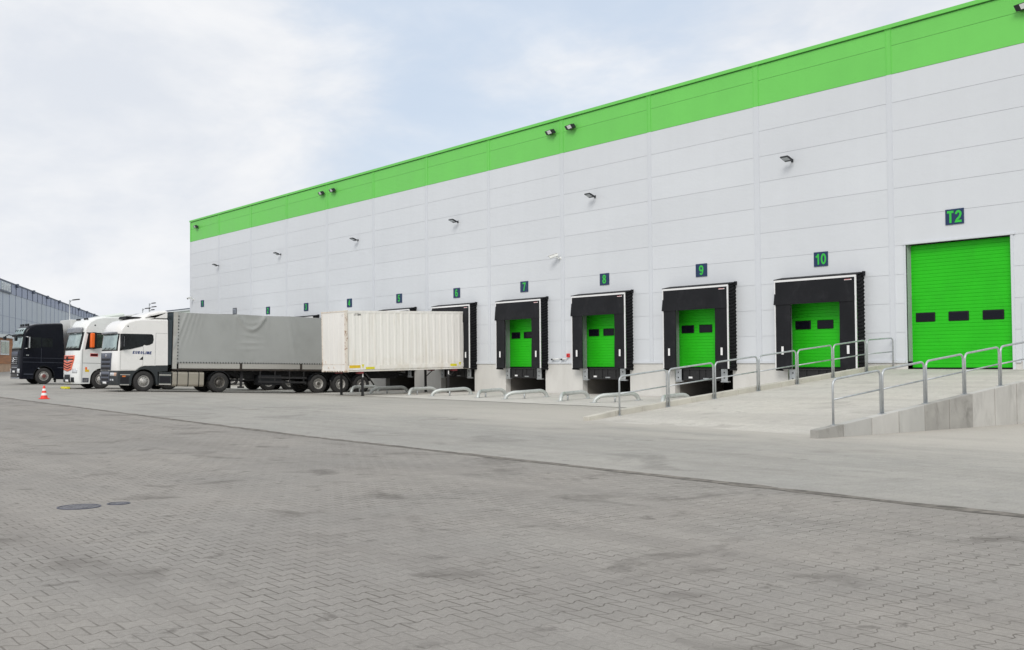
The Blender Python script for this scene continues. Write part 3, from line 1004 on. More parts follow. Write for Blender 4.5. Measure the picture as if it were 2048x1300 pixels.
# ------------------------------------------------------------------ wall lamps
def wall_lamp():
    t = empty('wall_lamp', (0, 0, 0), '', 'wall lamp', 'flat floodlights along the grey wall')
    b = MB()
    b.box(-0.07, 0.07, -0.05, -0.002, -0.10, 0.10)
    b.tube([(0, -0.04, 0), (0, -0.28, -0.03)], 0.03, 8)
    b.tube([(-0.2, -0.28, -0.04), (0.2, -0.28, -0.04)], 0.022, 8)
    b.build('bracket', 'lamp_black', t)
    Mx = Matrix.Translation((0, -0.30, -0.02)) @ Matrix.Rotation(R_(-27), 4, 'X')
    b = MB()
    b.bbox(-0.30, 0.30, -0.42, 0.06, -0.05, 0.05, 0.02)
    for i in range(5):
        b.box(-0.25 + i * .12, -0.23 + i * .12, -0.30, 0.04, 0.05, 0.085)
    h = b.build('lamp_head', 'lamp_black', t)
    h.data.transform(Mx)
    b = MB()
    b.box(-0.25, 0.25, -0.37, -0.08, -0.056, -0.048)
    l = b.build('lens', 'lamp_lens', h)
    l.data.transform(Mx)
    return t
proto = wall_lamp()
LL = ['near the left corner', 'above the sign numbered 2', 'above the sign numbered 4', 'above the sign numbered 6', 'above the sign numbered 8', 'above the sign numbered 10']
for i, x in enumerate((6.05, 17.1, 28.12, 39.15, 50.4, 61.75)):
    o = proto if i == 0 else copy_tree(proto)
    o.location = (x, 0, 9.12)
    o.scale = (.60, .76, .62)
    o['label'] = 'flat dark floodlight sticking out of the grey wall ' + LL[i]

def band_lamp():
    t = empty('band_lamp', (0, 0, 0), '', 'floodlight', 'floodlights on the green band')
    b = MB()
    b.box(-0.09, 0.09, -0.07, -0.006, -0.1, 0.1)
    b.build('bracket', 'lamp_black', t)
    Mx = Matrix.Translation((0, -0.20, 0.0)) @ Matrix.Rotation(R_(-12), 4, 'Z') @ Matrix.Rotation(R_(22), 4, 'X')
    b = MB()
    b.bbox(-0.31, 0.31, -0.16, 0.12, -0.20, 0.20, 0.03)
    h = b.build('lamp_head', 'lamp_black', t)
    h.data.transform(Mx)
    b = MB()
    b.box(-0.08, 0.27, -0.170, -0.158, -0.15, 0.15)
    l = b.build('lens', 'lamp_lens_white', h)
    l.data.transform(Mx)
    return t
proto = band_lamp()
BL = ['at its far left end', 'left one of the pair above sign 4', 'right one of the pair above sign 4',
      'left one of the pair above the security camera', 'right one of the pair above the security camera', 'cut off by the right edge']
for i, x in enumerate((1.65, 23.55, 25.08, 47.38, 48.88, 71.05)):
    o = proto if i == 0 else copy_tree(proto)
    o.location = (x, -0.004, 12.60)
    o.scale = (.95, .82, .50)
    o['label'] = 'black floodlight on the green band, ' + BL[i]

# ------------------------------------------------------------------ security cameras
def security_camera(x, z, label, rz):
    t = empty('security_camera', (x, 0, z), label, 'camera', 'white security cameras on the grey wall')
    b = MB()
    b.lathe([(0, -0.03), (0.075, -0.03), (0.08, -0.003)], 'y', (0, 0, -0.10), 16)
    b.tube([(0, -0.02, -0.10), (0, -0.14, -0.12), (-0.02, -0.22, -0.02)], 0.03, 10)
    b.build('arm', 'camera_white', t)
    Mx = Matrix.Translation((-0.03, -0.24, 0.03)) @ Matrix.Rotation(rz, 4, 'Z') @ Matrix.Rotation(R_(16), 4, 'X')
    b = MB()
    b.bbox(-0.075, 0.075, -0.34, 0.10, -0.06, 0.075, 0.025)
    b.box(-0.09, 0.09, -0.42, 0.08, 0.078, 0.09)
    h = b.build('housing', 'camera_white', t)
    h.data.transform(Mx)
    b = MB()
    b.lathe([(0, -0.346), (0.05, -0.346), (0.055, -0.335)], 'y', (0, 0, 0.0), 14)
    l = b.build('lens', 'lamp_black', h)
    l.data.transform(Mx)
security_camera(47.85, 6.58, 'white security camera on the wall between the signs numbered 7 and 8', R_(-55))
security_camera(0.75, 6.85, 'white security camera at the left corner of the warehouse above sign 1', R_(15))
t = empty('alarm_box', (48.4, 0, 1.84), 'small red box on the wall between the dock shelters numbered 7 and 8', 'alarm box')
MB().bbox(-0.085, 0.085, -0.09, -0.002, -0.09, 0.09, 0.012).build('housing', 'red', t)
MB().box(-0.04, 0.04, -0.094, -0.088, -0.03, 0.03).build('plate', 'dark_red', t)
for x, lb, ln in ((47.40, 'white pipe stub low on the wall, right beside the dock shelter numbered 7', 0.30), (48.12, 'short pipe stub with dark valve on the wall below the red box', 0.14)):
    t = empty('pipe_stub', (x, 0, 1.66), lb, 'pipe', 'pipe stubs on the wall above the plinth')
    b = MB()
    b.tube([(-0.1, -0.003, 0), (-0.1, -0.10, 0), (-0.08, -0.12, 0), (ln, -0.12, 0.02), (ln + .03, -0.10, 0.02), (ln + .03, -0.003, 0.02)], 0.026, 8)
    b.build('pipe', 'camera_white', t)
    MB().bbox(-0.17, -0.06, -0.16, -0.06, -0.045, 0.03, 0.015).build('valve', 'plastic_black', t)

# ------------------------------------------------------------------ ramp, kerb, retaining wall
RX0, RX1 = 66.0, 74.25
def ramp_z(Y):
    return lerp(Y, [-14.3, -13.84, -0.75, 0.3], [-0.02, 0.004, 1.235, 1.235])
b = MB()
ys = [-14.3, -13.84, -12.5, -11, -9, -7, -5, -3, -0.75, 0.24]
def rp(a, y):
    s = lerp(y, [-13.84, -5], [0.0, 1.0])
    return (RX0 + (RX1 - RX0) * a, y, ramp_z(y) + (0.10 if y < -2 else 0.10 * max(0, (-0.75 - y) / 1.25)) * a * min(1, max(0, (y + 14.3) / 2.5)))
b.grid(rp, [i / 8 for i in range(9)], ys)
o = b.build('ramp', 'pavers_ramp')
o['kind'] = 'structure'
b = MB().box(RX1 - 0.2, XEND, -3.0, 0.2, -0.3, 1.232)
o = b.build('ramp_landing', 'concrete_pale')
o['kind'] = 'structure'
# left kerb in lengths of ~1.9 m, small gaps
t = empty('ramp_kerb', (65.9, -7, 0), 'low pale concrete kerb along the left edge of the ramp, carrying the long railing', 'kerb')
yk = -13.95
i = 0
b = MB()
while yk < -0.05:
    ye = min(yk + 1.0, -0.02)
    za, zb = ramp_z(yk), ramp_z(ye)
    hh = 0.15 if i else 0.10
    v = [(RX0 - 0.24, yk + .006, -0.3), (RX0, yk + .006, -0.3), (RX0, ye - .006, -0.3), (RX0 - 0.24, ye - .006, -0.3),
         (RX0 - 0.24, yk + .006, za + hh), (RX0, yk + .006, za + hh), (RX0, ye - .006, zb + 0.15), (RX0 - 0.24, ye - .006, zb + 0.15)]
    b.add(v, [(3, 2, 1, 0), (4, 5, 6, 7), (0, 1, 5, 4), (1, 2, 6, 5), (2, 3, 7, 6), (3, 0, 4, 7)], False)
    yk = ye
    i += 1
b.build('kerb_stones', 'concrete_kerb', t, (65.9, -7, 0), bevel=0.012)
# right retaining wall made of upright slabs
t = empty('retaining_wall', (74.4, -8, 0), 'rising grey concrete retaining wall of upright slabs on the right side of the ramp', 'retaining wall')
def rw_top(Y):
    return lerp(Y, [-15.2, -14.14, -6.86, -4.2, 0], [0.15, 0.26, 1.03, 1.29, 1.29])
ye = -15.2
edges = [-15.0, -14.14] + [-14.14 + 0.985 * i for i in range(1, 15)]
edges[-1] = -0.02
rr = random.Random(5)
for ya, yb in zip(edges[:-1], edges[1:]):
    b = MB()
    dx = 0.02 * (rr.random() - .5)
    xo, xi = 74.42 + dx, 74.22
    za, zb = rw_top(ya), rw_top(yb)
    v = [(xi, ya + .013, -0.3), (xo, ya + .013, -0.3), (xo, yb - .013, -0.3), (xi, yb - .013, -0.3), (xi, ya + .013, za), (xo, ya + .013, za), (xo, yb - .013, zb), (xi, yb - .013, zb)]
    b.add(v, [(3, 2, 1, 0), (4, 5, 6, 7), (0, 1, 5, 4), (1, 2, 6, 5), (2, 3, 7, 6), (3, 0, 4, 7)], False)
    si = edges.index(ya)
    b.build('wall_slab', ('concrete_wall_dark' if si in (0, 4, 5) else 'concrete_wall_mid' if si in (1, 3, 9) else 'concrete_wall'), t, (74.4, -8, 0), bevel=0.008)

# ------------------------------------------------------------------ railings
def rail_section(x, ya, yb, za, zb, zbase_a, zbase_b, label, group, side):
    """hoop of galvanised tube: two posts, curved corners, one mid rail. za/zb: top heights"""
    t = empty('railing_section', (x, ya, zbase_a), label, 'railing', group)
    off = (x, ya, zbase_a)
    r = 0.13
    sl_ = (zb - za) / (yb - ya)
    pts = [(x, ya, zbase_a - 0.02), (x, ya, za - r)]
    for i in range(1, 7):
        a = math.pi / 2 * i / 6
        pts.append((x, ya + r * (1 - math.cos(a)), za - r * (1 - math.sin(a)) + sl_ * r * (1 - math.cos(a))))
    for i in range(0, 7):
        a = math.pi / 2 * i / 6
        pts.append((x, yb - r + r * math.sin(a), zb - r * (1 - math.cos(a)) - sl_ * r * (1 - math.sin(a))))
    pts.append((x, yb, zbase_b - 0.02))
    MB().tube(pts, 0.0255, 10).build('hoop', 'galv', t, off)
    ma, mb = zbase_a + (za - zbase_a) * 0.56, zbase_b + (zb - zbase_b) * 0.56
    MB().tube([(x, ya + .02, ma), (x, yb - .02, mb)], 0.019, 8).build('mid_rail', 'galv', t, off)
    for y, zb_ in ((ya, zbase_a), (yb, zbase_b)):
        MB().box(x - 0.055, x + 0.055, y - 0.04, y + 0.04, zb_ - 0.03, zb_ + 0.012).build('foot_plate', 'galv', t, off)
    return t
NAMES = ['lowest', 'second from the bottom', 'third from the bottom', 'fourth from the bottom', 'fifth from the bottom', 'second from the top', 'topmost, ending at the wall']
py = [-12.90, -10.98, -9.05, -7.09, -5.24, -3.42, -1.62, -0.06]
for i in range(7):
    ya, yb = py[i] + 0.045, py[i + 1] - 0.045
    ba, bb = ramp_z(ya), ramp_z(yb)
    rail_section(66.04, ya, yb, ba + 1.08, bb + 1.08, ba, bb, 'galvanised tube railing on the left kerb of the ramp, %s' % NAMES[i], 'railings on the left kerb of the ramp', 1)
NR = ['lowest', 'second from the bottom', 'third from the bottom', 'fourth from the bottom', 'cut off by the right edge']
py = [-14.36, -12.62, -10.96, -9.36, -7.78, -6.2]
for i in range(5):
    ya, yb = py[i] + 0.04, py[i + 1] - 0.04
    ba, bb = rw_top(ya), rw_top(yb)
    rail_section(74.30, ya, yb, ba + 0.96, bb + 0.96, ba, bb, 'galvanised tube railing on top of the right retaining wall, %s' % NR[i], 'railings on the retaining wall', -1)

# ------------------------------------------------------------------ wheel guides
def guide(c, side, label):
    sgn = -1 if side == 'L' else 1
    x0 = c + sgn * 1.45
    xo = c + sgn * 1.55
    g0, g1 = ground(x0, -4.4), ground(x0, -2.3)
    t = empty('wheel_guide', (x0, -3.4, g0), label, 'wheel guide', 'steel wheel guides on the concrete in front of the docks')
    off = (x0, -3.4, g0)
    h = 0.30
    pts = []
    # outer end bends outward and down
    ex, ey = (xo - 0.30, -4.32) if side == 'L' else (xo + 0.40, -4.25)
    P0, P1, P2 = Vector((ex, ey, g0 - 0.05)), Vector((ex + sgn * -0.02, ey + .02, g0 + h + .02)), Vector((xo, -3.75, g0 + h))
    for i in range(9):
        a = i / 8
        pts.append(tuple(P0 * (1 - a) ** 2 + P1 * 2 * a * (1 - a) + P2 * a * a))
    Q0, Q1, Q2 = Vector((x0, -2.72, g1 + h)), Vector((x0, -2.30, g1 + h)), Vector((x0 - sgn * .03, -2.27, g1 - 0.05))
    for i in range(9):
        a = i / 8
        pts.append(tuple(Q0 * (1 - a) ** 2 + Q1 * 2 * a * (1 - a) + Q2 * a * a))
    MB().tube(pts, 0.082, 14).build('tube', 'galv_pale', t, off)
    for y in (-3.5,):
        MB().tube([(xo + (x0 - xo) * .4, y, ground(x0, y) - 0.02), (xo + (x0 - xo) * .4, y, g0 + h - 0.02)], 0.038, 8).build('support', 'galv', t, off)
    MB().box(ex - 0.13, ex + 0.13, ey - 0.13, ey + 0.13, g0 - 0.01, g0 + 0.022).build('base_plate', 'galv', t, off)
    MB().box(x0 - 0.12, x0 + 0.12, -2.40, -2.14, g1 - 0.01, g1 + 0.026).build('base_plate', 'galv', t, off)
for k in (5, 6, 7, 8, 9):
    for sd, nm in (('L', 'left'), ('R', 'right')):
        if k == 5 and sd == 'L':
            continue
        guide(DOCKS[k], sd, 'bent grey steel wheel guide on the ground, %s of dock number %d' % (nm, k))

# ------------------------------------------------------------------ manholes
def manhole(x, y, r, label, m='iron', cuts=True):
    z = ground(x, y)
    t = empty('manhole_cover', (x, y, z), label, 'manhole cover')
    b = MB()
    b.lathe([(r + 0.03, 0.002), (r + 0.028, 0.007), (r + 0.008, 0.008), (r + 0.006, 0.003)], 'z', (0, 0, 0), 36)
    b.build('ring', 'iron' if m == 'iron' else m, t)
    b = MB()
    b.lathe([(0, 0.006), (r - 0.01, 0.006), (r - 0.004, 0.002)], 'z', (0, 0, 0), 36)
    if cuts:
        for i in range(-4, 5):
            wdt = math.sqrt(max(0, (r - 0.03) ** 2 - (i * r / 5) ** 2))
            if wdt > 0.03:
                b.box(-wdt, wdt, i * r / 5 - 0.008, i * r / 5 + 0.008, 0.005, 0.010)
    b.build('lid', 'iron_lid' if m == 'iron' else m, t)
manhole(75.62, -30.06, 0.215, 'round dark iron manhole cover in the dark paving, larger of the near pair')
manhole(75.61, -29.60, 0.105, 'small round iron cover beside the larger dark manhole cover')
mat('iron_pale', (0.36, 0.34, 0.31), 0.8, 0.1, 0.15, 8)
manhole(62.85, -16.54, 0.33, 'faint pale round manhole cover in the lighter paving before dock 7', 'iron_pale', False)
manhole(53.83, -18.45, 0.33, 'faint pale round manhole cover in the lighter paving before the cream container', 'iron_pale', False)

# ------------------------------------------------------------------ traffic cone
gz = ground(40.37, -21.56)
t = empty('traffic_cone', (40.37, -21.56, gz), 'red and white striped traffic cone standing on the paving before the black truck', 'traffic cone')
b = MB()
b.bbox(-0.18, 0.18, -0.18, 0.18, 0.0, 0.035, 0.012)
b.lathe([(0.155, 0.034), (0.15, 0.06), (0.135, 0.07)], 'z', (0, 0, 0), 24)
b.build('base', 'cone_red', t)
def cr(z):
    return 0.135 - (z - 0.07) / 0.47 * 0.098
b = MB()
for z0, z1, m in ((0.07, 0.155, 'cone_red'), (0.155, 0.255, 'cone_white'), (0.255, 0.345, 'cone_red'), (0.345, 0.435, 'cone_white'), (0.435, 0.54, 'cone_red')):
    b.use(m).lathe([(cr(z0), z0), (cr(z1), z1)], 'z', (0, 0, 0), 24)
b.use('cone_red').lathe([(cr(0.54), 0.54), (0.03, 0.552), (0, 0.552)], 'z', (0, 0, 0), 24)
b.build('cone_body', None, t)

# ================================================================== vehicles
TILT = -R_(1.84)
HW = 1.25
WHEELS = {}

def wheel_meshes(style, r=0.505, wd=0.30):
    key = (style, r, wd)
    if key in WHEELS:
        return WHEELS[key]
    h = wd / 2
    b = MB()
    prof = [(0.27, -h + .03), (0.31, -h + .005), (0.36, -h - .004), (0.44, -h + .0), (0.485, -h + .025), (r - .004, -h + .05)]
    for gx in (-0.07, -0.0, 0.07):
        prof += [(r, gx - .014), (r - .014, gx - .010), (r - .014, gx + .010), (r, gx + .014)]
    prof += [(r - .004, h - .05), (0.485, h - .025), (0.44, h), (0.36, h + .004), (0.31, h - .005), (0.27, h - .03)]
    b.lathe(prof, 'x', (0, 0, 0), 40)
    # tread blocks on the shoulders
    for k in range(40):
        a = 2 * math.pi * k / 40
        ca, sa = math.cos(a), math.sin(a)
        for sg in (-1, 1):
            x0, x1 = sg * (h - .055), sg * (h - .018)
            q = []
            for rr_ in (r - .02, r - .002):
                for da in (-.045, .045):
                    for xx in (x0, x1):
                        q.append((xx, rr_ * math.cos(a + da) if xx == x0 else (rr_ - .012) * math.cos(a + da), rr_ * math.sin(a + da) if xx == x0 else (rr_ - .012) * math.sin(a + da)))
            b.add(q, [(4, 5, 7, 6), (0, 1, 5, 4), (2, 3, 7, 6), (1, 3, 7, 5)], False)
    tyre = b.build('tyre', 'tyre')
    b = MB()
    main = {'front': 'rim_silver', 'drive': 'rim_steel', 'trailer': 'rim_silver', 'black': 'rim_silver'}[style]
    b.use(main)
    if style in ('front', 'black'):
        pr = [(.288, h - .022), (.275, h - .012), (.262, h - .03), (.245, h - .085), (.215, h - .075), (.185, h - .01), (.165, h + .01), (.135, h + .012), (.125, h + .05), (.09, h + .065), (0, h + .068)]
        bolt_r, bolt_x, hole_r, hole_x = .150, h + .012, .218, h - .072
    elif style == 'drive':
        pr = [(.288, h - .022), (.275, h - .012), (.265, h - .05), (.25, h - .17), (.19, h - .20), (.165, h - .20), (.155, h - .12), (.12, h - .09), (.10, h - .05), (0, h - .045)]
        bolt_r, bolt_x, hole_r, hole_x = .182, h - .195, .225, h - .178
    else:
        pr = [(.288, h - .022), (.278, h - .012), (.262, h - .035), (.245, h - .12), (.225, h - .125), (.19, h - .13), (.14, h - .13), (.125, h - .06), (.105, h - .03), (0, h - .028)]
        bolt_r, bolt_x, hole_r, hole_x = .168, h - .128, .218, h - .122
    b.lathe(pr, 'x', (0, 0, 0), 36)
    # backing disc closes the wheel
    b.use('rim_dark').lathe([(.285, -h + .05), (0, -h + .06)], 'x', (0, 0, 0), 24)
    b.use('grille_slot')
    for k in range(10):
        a = 2 * math.pi * (k + .5) / 10
        b.lathe([(0.0, hole_x + .004), (.017, hole_x + .004), (.02, hole_x - .004)], 'x', (0, hole_r * math.cos(a), hole_r * math.sin(a)), 8)
    b.use('rim_dark')
    for k in range(10):
        a = 2 * math.pi * k / 10
        b.lathe([(.014, bolt_x - .01), (.014, bolt_x + .026), (0, bolt_x + .028)], 'x', (0, bolt_r * math.cos(a), bolt_r * math.sin(a)), 6, False)
    if style == 'black':
        b.use('hub_red').lathe([(.12, h + .054), (.085, h + .068), (0, h + .071)], 'x', (0, 0, 0), 20)
    elif style in ('drive', 'trailer'):
        b.use('rim_dark').lathe([(.098, pr[-2][1] + .003), (.06, pr[-1][1] + .014), (0, pr[-1][1] + .015)], 'x', (0, 0, 0), 20)
    rim = b.build('rim', None)
    d = (tyre.data, rim.data)
    bpy.data.objects.remove(tyre)
    bpy.data.objects.remove(rim)
    WHEELS[key] = d
    return d


def wheel(parent, x, s, h, style, side, wd=0.30, r=0.505):
    td, rd = wheel_meshes(style, r, wd)
    o = bpy.data.objects.new('wheel', td)
    COL.objects.link(o)
    o.parent = parent
    o.location = (x, -s, h)
    o.rotation_euler = (random.uniform(0, 6.28) if side > 0 else 0, 0, 0 if side > 0 else math.pi)
    q = bpy.data.objects.new('rim', rd)
    COL.objects.link(q)
    q.parent = o
    return o


class Cab:
    """cab body lofted across the vehicle width from a side profile of (s, h, front weight, roof weight)"""
    def __init__(self, front, x0, R):
        self.front, self.x0, self.R = front, x0, R     # front: centre line (h, s)

    def setback(self, x):
        t = max(0.0, (abs(x) - self.x0) / (HW - self.x0))
        t = min(t, 1.0)
        return self.R * (1 - math.sqrt(max(0, 1 - t * t * 0.985)))

    def s(self, x, h):
        hs = [p[0] for p in self.front]
        ss = [p[1] for p in self.front]
        return lerp(h, hs, ss) - self.setback(x)

    def loft(self, prof, name, material, parent, inset=0.0):
        xs = [-HW, -1.243, -1.225, -1.19, -1.12, -1.02, -.88, -.7, -.4, 0, .4, .7, .88, 1.02, 1.12, 1.19, 1.225, 1.243, HW]
        b = MB()
        n = len(prof)
        vs = []
        for x in xs:
            t2 = max(0.0, (abs(x) - 0.95) / (HW - 0.95))
            drop = 0.13 * (1 - math.sqrt(max(0, 1 - t2 * t2 * 0.98)))
            xx = x * (1 - inset / HW)
            for (s, h, wf, wr) in prof:
                vs.append((xx, -(s - wf * self.setback(x)), h - wr * drop))
        fs = []
        for i in range(len(xs) - 1):
            for k in range(n):
                k2 = (k + 1) % n
                fs.append((i * n + k, i * n + k2, (i + 1) * n + k2, (i + 1) * n + k))
        b.add(vs, fs, False)
        b.add(vs[:n], [tuple(range(n))], False)
        b.add(vs[-n:], [tuple(range(n))[::-1]], False)
        o = b.build(name, material, parent)
        md = o.modifiers.new('soft', 'BEVEL')
        md.width = 0.02
        md.segments = 2
        md.limit_method = 'ANGLE'
        md.angle_limit = R_(32)
        for p in o.data.polygons:
            p.use_smooth = len(p.vertices) == 4
        return o

    def patch(self, b, xa, xb, ha, hb, off, nx=14, nh=5, vee=0.0, taper=0.0, thick=0.03):
        """panel that follows the front face; vee lowers the middle, taper narrows the bottom"""
        rows = []
        for j in range(nh + 1):
            f = j / nh
            row = []
            for i in range(nx + 1):
                x = xa + (xb - xa) * i / nx
                x = x * (1 - taper * (1 - f))
                h = ha + (hb - ha) * f - vee * (1 - abs(x) / max(abs(xa), abs(xb)))
                row.append((x, h))
            rows.append(row)
        outer = [(x, -(self.s(x, h) + off), h) for r in rows for x, h in r]
        N = nx + 1
        b.add(outer, [(j * N + i, j * N + i + 1, (j + 1) * N + i + 1, (j + 1) * N + i) for j in range(nh) for i in range(nx)], True)
        rim = [(0, i) for i in range(N)] + [(j, nx) for j in range(1, nh + 1)] + [(nh, i) for i in range(nx - 1, -1, -1)] + [(j, 0) for j in range(nh - 1, 0, -1)]
        o_ = [outer[j * N + i] for j, i in rim]
        i_ = [(p[0], p[1] + thick, p[2]) for p in o_]
        m_ = len(rim)
        b.add(o_ + i_, [(k, (k + 1) % m_, m_ + (k + 1) % m_, m_ + k) for k in range(m_)], False)


def side(b, poly, x, t):
    """polygon in (s,h) on the flank at x, thickness t outwards"""
    b.prism([(-s, h) for s, h in poly], 'x', x - 0.02, x + t)
    return b


def rrect(s0, s1, h0, h1, r=0.03, n=4):
    pts = []
    for cx, cy, a0 in ((s1 - r, h1 - r, 0), (s0 + r, h1 - r, 90), (s0 + r, h0 + r, 180), (s1 - r, h0 + r, 270)):
        for i in range(n + 1):
            a = R_(a0 + 90 * i / n)
            pts.append((cx + r * math.cos(a), cy + r * math.sin(a)))
    return pts


def arc(cs, ch, r, a0, a1, n=10):
    return [(cs + r * math.cos(R_(a0 + (a1 - a0) * i / n)), ch + r * math.sin(R_(a0 + (a1 - a0) * i / n))) for i in range(n + 1)]


def chassis(parent, s0, s1, h=0.95):
    b = MB()
    for sg in (-1, 1):
        b.box(sg * .43 - .04, sg * .43 + .04, -s0, -s1, h - .26, h)
    for i in range(5):
        s = s0 + (s1 - s0) * (i + .5) / 5
        b.box(-.39, .39, -s - .05, -s + .05, h - .2, h - .04)
    return b


def tractor_rear(parent, sd, tank, fender=True):
    """frame, fuel tank, drive wheels, mudguards, coupling"""
    b = chassis(parent, .9, -4.75)
    b.box(-.5, .5, -sd - .38 + .0, -sd + .42, .95, 1.0)
    b.prism([(.55, 1.0), (.55, 1.16), (-.5, 1.16), (-.5, 1.0)], 'x', -.45, .45)
    v = [(-.45, -sd + .1 - .45, 1.0)]
    b.box(-.45, .45, -sd - .45, -sd + .5, 1.0, 1.14)
    b.lathe([(0.16, -1.0), (.16, 1.0)], 'x', (0, -sd, .5), 12)
    b.lathe([(0.10, -1.0), (.10, 1.0)], 'x', (0, 0, .5), 12)
    b.box(-.35, .35, -.9, -.2, .45, .95)
    b.build('chassis', 'chassis', parent)
    for sg in (-1, 1):
        wheel(parent, sg * 1.08, 0, .5, 'front' if tank != 'black' else 'black', sg)
        wheel(parent, sg * 1.09, sd, .5, 'drive', sg, 0.28)
        wheel(parent, sg * 0.76, sd, .5, 'drive', sg, 0.28)
        b = MB()
        a = arc(sd, .5, .60, 12, 168, 14)
        o_ = [(-s, h) for s, h in a]
        i_ = [(-s, h) for s, h in arc(sd, .5, .57, 12, 168, 14)][::-1]
        b.prism(o_ + i_, 'x', sg * .62, sg * 1.24)
        b.box(sg * .64, sg * 1.22, -sd + .60, -sd + .615, .2, .62)
        b.build('mudguard', 'plastic_black', parent)


def landing(parent, s, x, h0, h1):
    b = MB()
    b.box(x - .07, x + .07, -s - .07, -s + .07, .55, h1)
    b.box(x - .05, x + .05, -s - .05, -s + .05, .30, .56)
    b.bbox(x - .14, x + .14, -s - .14, -s + .14, .22, .31, .02)
    b.tube([(x, -s, .8), (x * .35, -s, h1 - .05)], .025, 6)
    return b.build('landing_leg', 'chassis', parent)


def trailer(name, Xc, Y, Z, label, s0, s1, axles, hb, ht, shear, mats, group, wall=True):
    """three axle semi-trailer; local s measured like the tractor's (0 = its front axle)"""
    t = empty(name, (Xc, Y, Z), label, 'semi-trailer', group, (TILT, 0, 0))
    sh = lambda s, h: h + shear * (s0 - s)
    # frame
    b = MB()
    for sg in (-1, 1):
        b.prism([(-s0 + .1, sh(s0, hb) - .08), (-s0 + .1, sh(s0, hb) - .2), (-s0 + 3.2, sh(s0, hb) - .22), (-s0 + 3.9, sh(s0, hb) - .48), (-s1 - .1, sh(s1, hb) - .48), (-s1 - .1, sh(s1, hb) - .08)], 'x', sg * .5 - .05, sg * .5 + .05)
    for i in range(14):
        s = s0 - .3 - (s0 - s1 - .6) * i / 13
        b.box(-1.2, 1.2, -s - .04, -s + .04, sh(s, hb) - .14, sh(s, hb) - .03)
    for a in axles:
        b.lathe([(0.09, -1.05), (.09, 1.05)], 'x', (0, -a, .5), 12)
        b.box(-.62, -.48, -a - .5, -a + .4, .42, .60)
        b.box(.48, .62, -a - .5, -a + .4, .42, .60)
        b.lathe([(0.13, -.12), (.13, .12)], 'z', (.5, -a + .35, .72), 10)
    b.lathe([(.0, -.9), (.13, -.88), (.13, .88), (0, .9)], 'y', (-.2, -axles[0] - 1.6, .78), 12)
    b.build('frame', 'chassis', t)
    for a in axles:
        for sg in (-1, 1):
            wheel(t, sg * 1.055, a, .5, 'trailer', sg, .36)
            g = MB()
            o_ = [(-s, h) for s, h in arc(a, .5, .585, 20, 160, 12)]
            i_ = [(-s, h) for s, h in arc(a, .5, .565, 20, 160, 12)][::-1]
            g.prism(o_ + i_, 'x', sg * .86, sg * 1.235)
            g.build('mudguard', 'plastic_black', t)
    for x in (-.95, .95):
        landing(t, s0 - 3.75, x, .3, sh(s0 - 3.75, hb) - .1)
    # under-run side guards
    b = MB()
    b.use('chassis')
    g0, g1 = s0 - 4.6, axles[0] + .72
    for sg in (-1, 1):
        for hh in (.56, .80):
            b.box(sg * 1.21 - .015, sg * 1.21 + .015, -g0, -g1, hh - .05, hh + .05)
        for k in range(4):
            s = g0 + (g1 - g0) * (k + .12) / 3.3
            b.box(sg * 1.19 - .02, sg * 1.19 + .02, -s - .025, -s + .025, .5, sh(s, hb) - .1)
    b.build('side_guard', None, t)
    return t, sh


